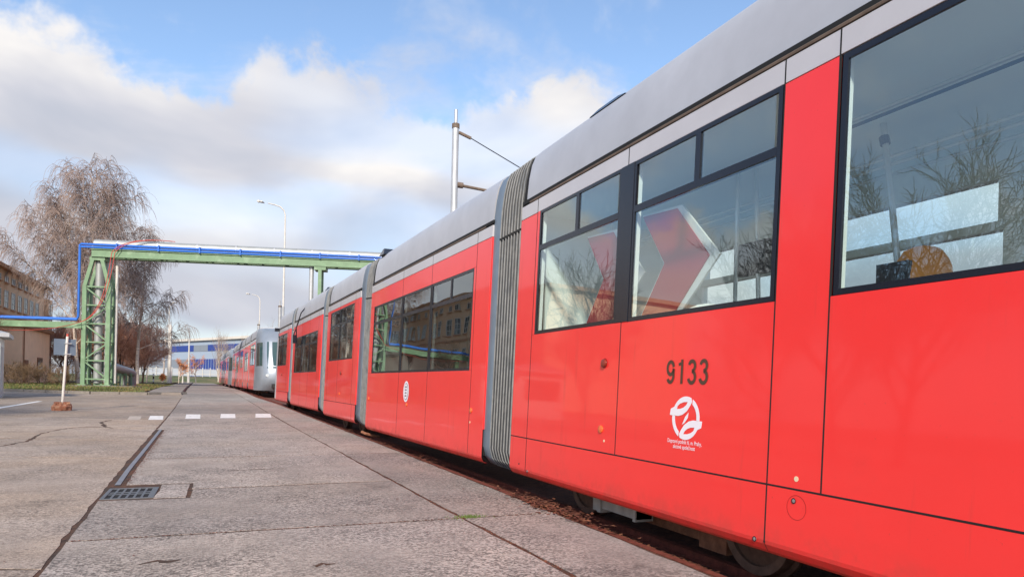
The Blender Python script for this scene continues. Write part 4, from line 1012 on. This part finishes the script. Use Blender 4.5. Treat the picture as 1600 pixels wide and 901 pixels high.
def white_pole(x, y, top, label, r_=.11):
    t = tag(empty('white_pole', (x, y, gz(y) + .05)), label, 'pole'); H_ = top - gz(y)
    MB().tube([(0, 0, 0), (0, 0, H_ * .2)], [r_ * 1.5, r_ * 1.2], 10).build('pole_foot', POLEW, t, True)
    MB().tube([(0, 0, H_ * .2), (.0, 0, H_ - .4)], [r_, r_ * .8], 10).build('shaft', POLEW, t, True)
    MB().tube([(0, 0, H_ - .4), (0, 0, H_)], r_ * .4, 8).build('tip', GALV, t, True)
white_pole(-3.95, 110.7, 7.4, 'slim white pole standing at the end of the path', .13)
white_pole(-5.85, 100.6, 8.6, 'thick cream pole beside the far birches', .20)
white_pole(-4.5, 106.0, 3.3, 'short white post left of the slim pole at the path end', .08)
mk = tag(empty('marker_post', (-6.0, 78, .5)), 'black and white striped marker post near the heating pipe', 'post')
for k in range(4): MB().tube([(0, 0, .28 * k), (0, 0, .28 * k + .28)], .07, 10).build('band', WHITEPL if k % 2 else BLACK, mk, True)

# ------------------------------------------------------------------ kiosk at the left edge
kz = gz(33)
kk = tag(empty('kiosk', (-8.7, 33.6, kz), R(10)), 'small pale kiosk with grey overhanging roof at the left edge', 'kiosk')
MB().box(-2.2, .62, -1.1, 1.1, -.05, 2.40).build('wall', KIOSK, kk)
MB().box(-2.5, .92, -1.4, 1.4, 2.42, 2.58).build('roof_edge', GALV, kk)
rf = MB(); rf.add([(-2.5, -1.4, 2.581), (.92, -1.4, 2.581), (.92, 1.4, 2.581), (-2.5, 1.4, 2.581), (-.8, 0, 3.05)], [(0, 1, 4), (1, 2, 4), (2, 3, 4), (3, 0, 4)]); rf.build('roof', GALV, kk)
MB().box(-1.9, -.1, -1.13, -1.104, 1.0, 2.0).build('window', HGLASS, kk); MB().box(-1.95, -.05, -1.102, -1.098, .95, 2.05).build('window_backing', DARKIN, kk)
MB().box(.623, .66, -.55, .35, .0, 2.05).build('door', GALV, kk)

# ------------------------------------------------------------------ buildings
fb = tag(empty('factory_building', (-17.75, 89.4, .45), 0), 'tall peach stucco factory building behind the bare trees', 'building')
BL = 40.0                                   # runs along -y from the far corner
MB().box(-14, 0, -BL, 0, -.3, 10.1).build('wall', STUCCO, fb)
MB().box(-14.4, .45, -BL - .4, .4, 10.102, 10.45).build('cornice', TRIM, fb)
rfm = MB(); rfm.add([(-14.4, -BL-.4, 10.452), (.45, -BL-.4, 10.452), (.45, .4, 10.452), (-14.4, .4, 10.452), (-7, -BL+5, 11.4), (-7, -5, 11.4)], [(0, 1, 4), (1, 2, 5, 4), (2, 3, 5), (3, 0, 4, 5)]); rfm.build('roof', ROOFB, fb)
wcache = {}
def bwindow(parent, y, z0, z1, w_, cols=2, rows=3, x=0.0):
    key = (round(z1 - z0, 2), w_, cols, rows)
    if key not in wcache:
        hh = z1 - z0; f = MB()
        f.box(0, .06, -w_/2, -w_/2 + .07, 0, hh); f.box(0, .06, w_/2 - .07, w_/2, 0, hh); f.box(0, .06, -w_/2 + .07, w_/2 - .07, 0, .07); f.box(0, .06, -w_/2 + .07, w_/2 - .07, hh - .07, hh)
        for i in range(1, cols): f.box(.005, .055, -w_/2 + w_ * i / cols - .03, -w_/2 + w_ * i / cols + .03, .07, hh - .07)
        for i in range(1, rows): f.box(.008, .052, -w_/2 + .07, w_/2 - .07, hh * i / rows - .03, hh * i / rows + .03)
        g_ = MB(); g_.box(.012, .02, -w_/2 + .03, w_/2 - .03, .03, hh - .03)
        s_ = MB(); s_.box(0, .16, -w_/2 - .1, w_/2 + .1, -.10, -.004)
        wcache[key] = (f.mesh('window', WFRAME), g_.mesh('pane', mat('room_glass', (.035, .055, .060), .08, coat=.6)), s_.mesh('sill', TRIM))
    me = wcache[key]; o = link('window', me[0], parent); o.location = (x + .004, y, z0)
    link('pane', me[1], o); link('sill', me[2], o)
for k in range(26):
    y = -3.3 - 2.28 * k
    if y < -BL + 1: break
    bwindow(fb, y, 9.05, 9.65, 1.15, 2, 1)
    bwindow(fb, y, 6.75, 8.35, 1.25, 2, 3); bwindow(fb, y, 4.05, 5.35, 1.25, 2, 3); bwindow(fb, y, 1.2, 2.7, 1.25, 2, 3)
MB().box(0, .10, -BL, -.6, 6.05, 6.25).build('string_course', TRIM, fb)
# glazed stairwell at the far corner
sw = MB(); sw.box(-2.5, .3, .41, 2.4, -.3, 9.2); sw.build('stair_tower', STUCCO, fb)
for k in range(5):
    for j in range(2): bwindow(fb, .92 + .95 * j, 1.0 + 1.6 * k, 2.4 + 1.6 * k, .85, 1, 2, .3)
an = tag(empty('annex', (-13.7, 66.8, .45)), 'low peach annex with brown roof edge in front of the factory', 'building')
MB().box(-7, 0, -4.6, 4.6, -.3, 4.35).build('wall', STUCCO2, an)
MB().box(-7.3, .3, -4.9, 4.9, 4.352, 4.60).build('roof', ROOFB, an)
MB().box(.004, .06, .2, 1.9, 1.1, 2.2).build('window', DOORM, an)
for k in range(3): MB().box(.061, .075, .3 + .53 * k, .74 + .53 * k, 1.2, 2.1).build('pane', mat('room_glass', (.035, .055, .060), .08), an)
MB().box(.004, .08, -3.9, -2.9, -.3, 1.9).build('door', DOORM, an)
MB().tube([(.09, -4.4, -.2), (.09, -4.4, 4.3)], .05, 8).build('downpipe', ROOFB, an, True)

ha = math.atan2(143.19 - 185.54, 9.16 + 13.04); hl = math.hypot(9.16 + 13.04, 143.19 - 185.54)
hall = tag(empty('hall', (-13.04, 185.54, 1.2), ha), 'long pale industrial hall with bright blue bands beyond the road', 'building')
# local x along the facade towards the right, facade faces -y
MB().box(-60, hl + 45, .02, 40, -1, 8.5).build('wall', HALLW, hall)
MB().box(-60.5, hl + 45.5, -.5, 40.5, 8.52, 9.05).build('cornice', HALLC, hall)
for a, b_, z0, z1, m in ((5.5, 17.0, 6.15, 7.55, HALLB), (17.1, 23.5, 6.15, 7.55, HALLG), (23.6, 41, 6.15, 7.55, HALLB), (-60, 5.4, 6.15, 7.55, HALLG), (41.1, 90, 6.15, 7.55, HALLG), (15.5, 30, .2, 4.4, HALLB), (-60, 15.4, .2, 4.4, HALLG), (30.1, 90, .2, 4.4, HALLG)):
    nx_ = max(1, int((b_ - a) / 3.0))
    for k in range(nx_): MB().box(a + (b_-a)*k/nx_ + .02, a + (b_-a)*(k+1)/nx_ - .02, -.05, .018, z0, z1).build('cladding_panel', m, hall)
for k in range(12): MB().box(16 + 1.15 * k, 16.06 + 1.15 * k, -.12, -.052, .2, 4.4).build('mullion', HALLW, hall)
fn = tag(empty('fence', (-15.5, 152.0, 1.75)), 'pale low fence with white posts in front of the blue hall', 'fence')
for k in range(18): MB().box(1.4 * k, 1.4 * k + .11, 0, .08, -.3, 1.7).build('fence_post', POLEW, fn)
for z_ in (.35, 1.35): MB().box(0, 24.5, .081, .12, z_, z_ + .07).build('fence_rail', POLEW, fn)
MB().box(0, 24.5, .125, .135, .0, 1.3).build('fence_mesh', mat('fence_pale', (.42, .45, .50), .7), fn)

# ------------------------------------------------------------------ trees
def rot_about(v, ax, ang): return Matrix.Rotation(ang, 3, ax) @ v
def rand_perp(rg, v):
    a = v.orthogonal().normalized(); return rot_about(a, v.normalized(), rg.uniform(0, 6.283))
def grow(rg, p, d, Ln, nseg, wander, lift):
    pts = [p.copy()]; d = d.normalized()
    for i in range(nseg):
        d = (d + Vector((rg.gauss(0, wander), rg.gauss(0, wander), rg.gauss(0, wander) + lift))).normalized()
        p = p + d * (Ln / nseg); pts.append(p.copy())
    return pts
def along(pts, t):
    f = t * (len(pts) - 1); i = min(int(f), len(pts) - 2); a, b_ = pts[i], pts[i+1]; return a + (b_ - a) * (f - i), (b_ - a).normalized()
def birch(name, label, x, y, z0, H, seed, spread=1.0, limbs=26, lean=(0, 0), base=.28, twigm=TWIG, dens=1.0, group=None, two=False, barkm=BARKB, fall=1.0):
    rg = random.Random(seed); t = tag(empty(name, (x, y, z0)), label, 'tree', group)
    wood, fineb, tw = MB(), MB(), MB()
    stems = [(Vector((0, 0, -.1)), Vector((lean[0], lean[1], 1)), H, .20)]
    if two: stems.append((Vector((.2, .1, -.1)), Vector((lean[0] + .22, lean[1], 1)), H * .82, .15))
    for sp, sd, sh, sr in stems:
        tr = grow(rg, sp, sd, sh, 12, .025, .03)
        wood.tube(tr, [sr * (H / 18) * (1 - .93 * i / 12) + .015 for i in range(13)], 8)
        for k in range(limbs):
            u = base + (.97 - base) * (k + rg.random()) / limbs
            p, td = along(tr, u); ax = rand_perp(rg, td)
            ang = R(rg.uniform(36, 68) * (1.08 - .42 * u)); d = rot_about(td, ax, ang)
            Lb = sh * spread * (.36 * (1 - u) ** .6 + .05) * rg.uniform(.7, 1.2)
            lb = grow(rg, p, d, Lb, 7, .10, .05); r0 = max(.02, .055 * (1 - u) + .018) * H / 18
            wood.tube(lb, [r0 * (1 - .85 * i / 7) for i in range(8)], 5)
            nb = int((5 + Lb * 2.2) * dens)
            for j in range(nb):
                v = .18 + .82 * (j + rg.random()) / nb; q, qd = along(lb, v); d2 = rot_about(qd, rand_perp(rg, qd), R(rg.uniform(25, 65)))
                L2 = rg.uniform(.5, 1.5) * (1.1 - .4 * v) * H / 16
                b2 = grow(rg, q, d2, L2, 4, .14, -.03); fineb.tube(b2, [.026, .021, .018, .015, .012], 4, False)
                for m_ in range(int(rg.uniform(3, 6) * dens)):
                    w, wd = along(b2, rg.uniform(.25, 1.0)); d3 = (wd + Vector((rg.gauss(0, .5), rg.gauss(0, .5), rg.gauss(0, .25)))).normalized()
                    L3 = rg.uniform(.5, 1.7) * H / 18 * fall
                    tw.tube(grow(rg, w, d3, L3, 5, .10, -.48 * fall), [.0125, .0118, .011, .010, .009, .008], 3, False)
    wood.build('trunk', barkm, t, True); tag(fineb.build('branches', twigm, t), kind='stuff'); tw.build('crown', twigm, t)
    return t
def bare_tree(name, label, x, y, z0, H, seed, twigm=TWIGD, barkm=BARK, spreadang=(25, 45), levels=4, fork=.25, up=.06, thick=1.0, group=None, kids=(5, 6, 6, 5), cat='tree', leaves=None, stems=1, tmin=.007):
    rg = random.Random(seed); t = tag(empty(name, (x, y, z0)), label, cat, group); wood, tw, lf = MB(), MB(), MB()
    def rec(p, d, Ln, r_, lev):
        ns = 5 if lev < 2 else 4
        pts = grow(rg, p, d, Ln, ns, .07 + .03 * lev, up); rr = [r_ * (1 - .62 * i / ns) for i in range(ns + 1)]
        (wood if lev < 2 else tw).tube(pts, rr, 7 if lev == 0 else (5 if lev == 1 else 3), lev == 0)
        if leaves and lev >= levels - 2:
            for _ in range(leaves):
                q, _d = along(pts, rg.random()); s_ = rg.uniform(.03, .09); q = q + Vector((rg.gauss(0, .08), rg.gauss(0, .08), rg.gauss(0, .08))); a = rand_perp(rg, Vector((rg.gauss(0, 1), rg.gauss(0, 1), rg.gauss(0, 1) + .01))) * s_; b_ = rand_perp(rg, a) * s_ * .6
                lf.add([q - a, q - b_, q + a, q + b_], [(0, 1, 2, 3)])
        if lev >= levels: return
        for k in range(kids[min(lev, len(kids) - 1)]):
            u = (fork if lev == 0 else .2) + (1 - (fork if lev == 0 else .2)) * (k + rg.random()) / kids[min(lev, len(kids) - 1)]
            q, qd = along(pts, min(u, 1)); dd = rot_about(qd, rand_perp(rg, qd), R(rg.uniform(*spreadang)))
            rec(q, dd, Ln * rg.uniform(.48, .72) * (1.15 - .35 * u), max(tmin, r_ * (1 - .62 * u) * .62), lev + 1)
    for k in range(stems):
        a = 6.283 * k / max(1, stems); off = Vector((math.cos(a), math.sin(a), 0)) * (.12 if stems > 1 else 0)
        rec(off + Vector((0, 0, -.1)), Vector((off.x * 4, off.y * 4, 1)), H * (.55 if stems == 1 else .5), .017 * H * thick, 0)
    wood.build('trunk', barkm, t, True); tw.build('crown', twigm, t)
    if leaves: lf.build('foliage', ORLEAF, t)
    return t
birch('birch_tree', 'broad weeping birch left of the lattice pylon, trunk pale and bare', -11.7, 72.7, .5, 16.2, 21, 1.5, 26, (-.09, 0), .22, dens=1.65, fall=1.2)
birch('birch_tree', 'tallest weeping birch rising directly behind the lattice pylon', -9.6, 69.6, .5, 18.2, 22, 1.2, 28, (-.03, 0), .30, dens=1.65, fall=1.2)
birch('birch_tree', 'drooping birch right of the lattice pylon above the heating pipe', -7.2, 75.5, .5, 14.6, 25, 1.25, 24, (.02, 0), .24, dens=1.65, fall=1.2)
# young birches and reddish scrub towards the hall
for i, (x, y, H, lb) in enumerate(((-8.8, 104, 7.5, 'slim young birch left of the thick cream pole'), (-7.4, 112, 8.5, 'slim young birch behind the thick cream pole'), (-10.6, 98, 8.0, 'young birch at the right end of the reddish thicket'))):
    birch('young_birch', lb, x, y, .5, H, 40 + i, .8, 14, (.05, 0), .3, dens=.8)
for i, (x, y, H, lb) in enumerate(((-10.8, 88, 8.5, 'reddish bare thicket tree behind the heating pipe'), (-13.2, 92, 9.5, 'reddish bare thicket tree behind the pylon foot'), (-9.4, 95, 8.0, 'reddish bare thicket tree right of the heating pipe'), (-12.0, 100, 9.5, 'far reddish bare tree in the middle of the thicket'), (-14.4, 84, 8.0, 'reddish bare tree left of the pylon beside the annex'), (-15.2, 102, 10.0, 'far reddish bare tree behind the pylon'), (-11.2, 108, 8.0, 'far reddish bare tree near the young birches'), (-7.9, 88, 8.2, 'reddish bare tree just right of the drooping birch trunk'), (-9.3, 83, 9.0, 'reddish bare tree behind the drooping birch trunk'), (-12.2, 79, 8.0, 'reddish bare tree behind the broad birch trunk'))):
    bare_tree('thicket_tree', lb, x, y, .5, H, 60 + i, TWIGR, BARK, (22, 50), 4, .08, .03, .8, None, (11, 8, 8, 6), tmin=.014)
for i, (x, y, H, lb) in enumerate(((-13.1, 51.5, 6.4, 'dark gnarled bare tree before the factory at the left edge'),)):
    bare_tree('bare_tree', lb, x, y, .5, H, 81, mat('brown_twig', (.16, .095, .06), .9), BARK, (28, 55), 4, .25, .02, 1.0, None, (6, 6, 6, 5))
for i, (x, y, H, lb) in enumerate(((-11.55, 53.0, 2.2, 'brown leafless bush left of the sign'), (-10.6, 53.5, 2.2, 'brown leafless bush nearest the annex door'), (-9.2, 52.5, 2.0, 'brown leafless bush behind the sign post'), (-12.6, 55, 2.3, 'brown leafless bush at the corner of the annex'))):
    bare_tree('bush', lb, x, y, .45, H, 90 + i, mat('bush_twig', (.19, .12, .065), .9), BARK, (20, 48), 3, .05, .05, .55, None, (7, 6, 5), 'bush', None, 5)
    bsh = COL.objects[-1]
for i, (x, y, H, lb) in enumerate(((-5.0, 105.7, 4.4, 'small orange leaved tree left of the slim white pole'), (-3.0, 112.4, 5.2, 'small orange leaved tree right of the slim white pole'), (-7.0, 104, 1.6, 'low orange shrub at the foot of the thick pole'))):
    bare_tree('orange_tree', lb, x, y, .5, H, 100 + i, TWIGR, BARKB, (25, 50), 3, .3, .05, .8, None, (6, 6, 5), 'tree', 5)
for i, (x, y, H, lb) in enumerate(((.1, 134, 11.0, 'tall slim bare poplar before the blue hall'), (1.6, 138, 9.5, 'shorter bare poplar right of the tall one'), (5.0, 132, 9.8, 'bare poplar behind the far street lamp'), (7.6, 120, 11.5, 'bare poplar above the second tram cab'))):
    bare_tree('poplar_tree', lb, x, y, .5, H, 110 + i, mat('poplar_twig', (.36, .28, .23), .9), BARKB, (10, 20), 3, .08, .16, .6, None, (16, 7, 4))
# trees along the left of the yard, mirrored in the tram windows
for i, (x, y, H, lb) in enumerate(((-12.0, 13.6, 10.2, 'bare yard tree left of the camera, mirrored in the nearest window'), (-12.6, 16.4, 9.6, 'second bare yard tree left of the camera'), (-12.0, 32.3, 9.6, 'bare yard tree beside the kiosk, mirrored in the hinged windows'), (-14.5, 9.0, 9.0, 'bare yard tree furthest back on the left'), (-15.5, 22, 9.5, 'bare yard tree between the kiosk and the camera'))):
    bare_tree('yard_tree', lb, x, y, -.05, H, 120 + i, TWIGD, BARK, (24, 46), 4, .25, .07, .9, 'bare trees along the left of the yard', (10, 8, 7, 5), tmin=.012)
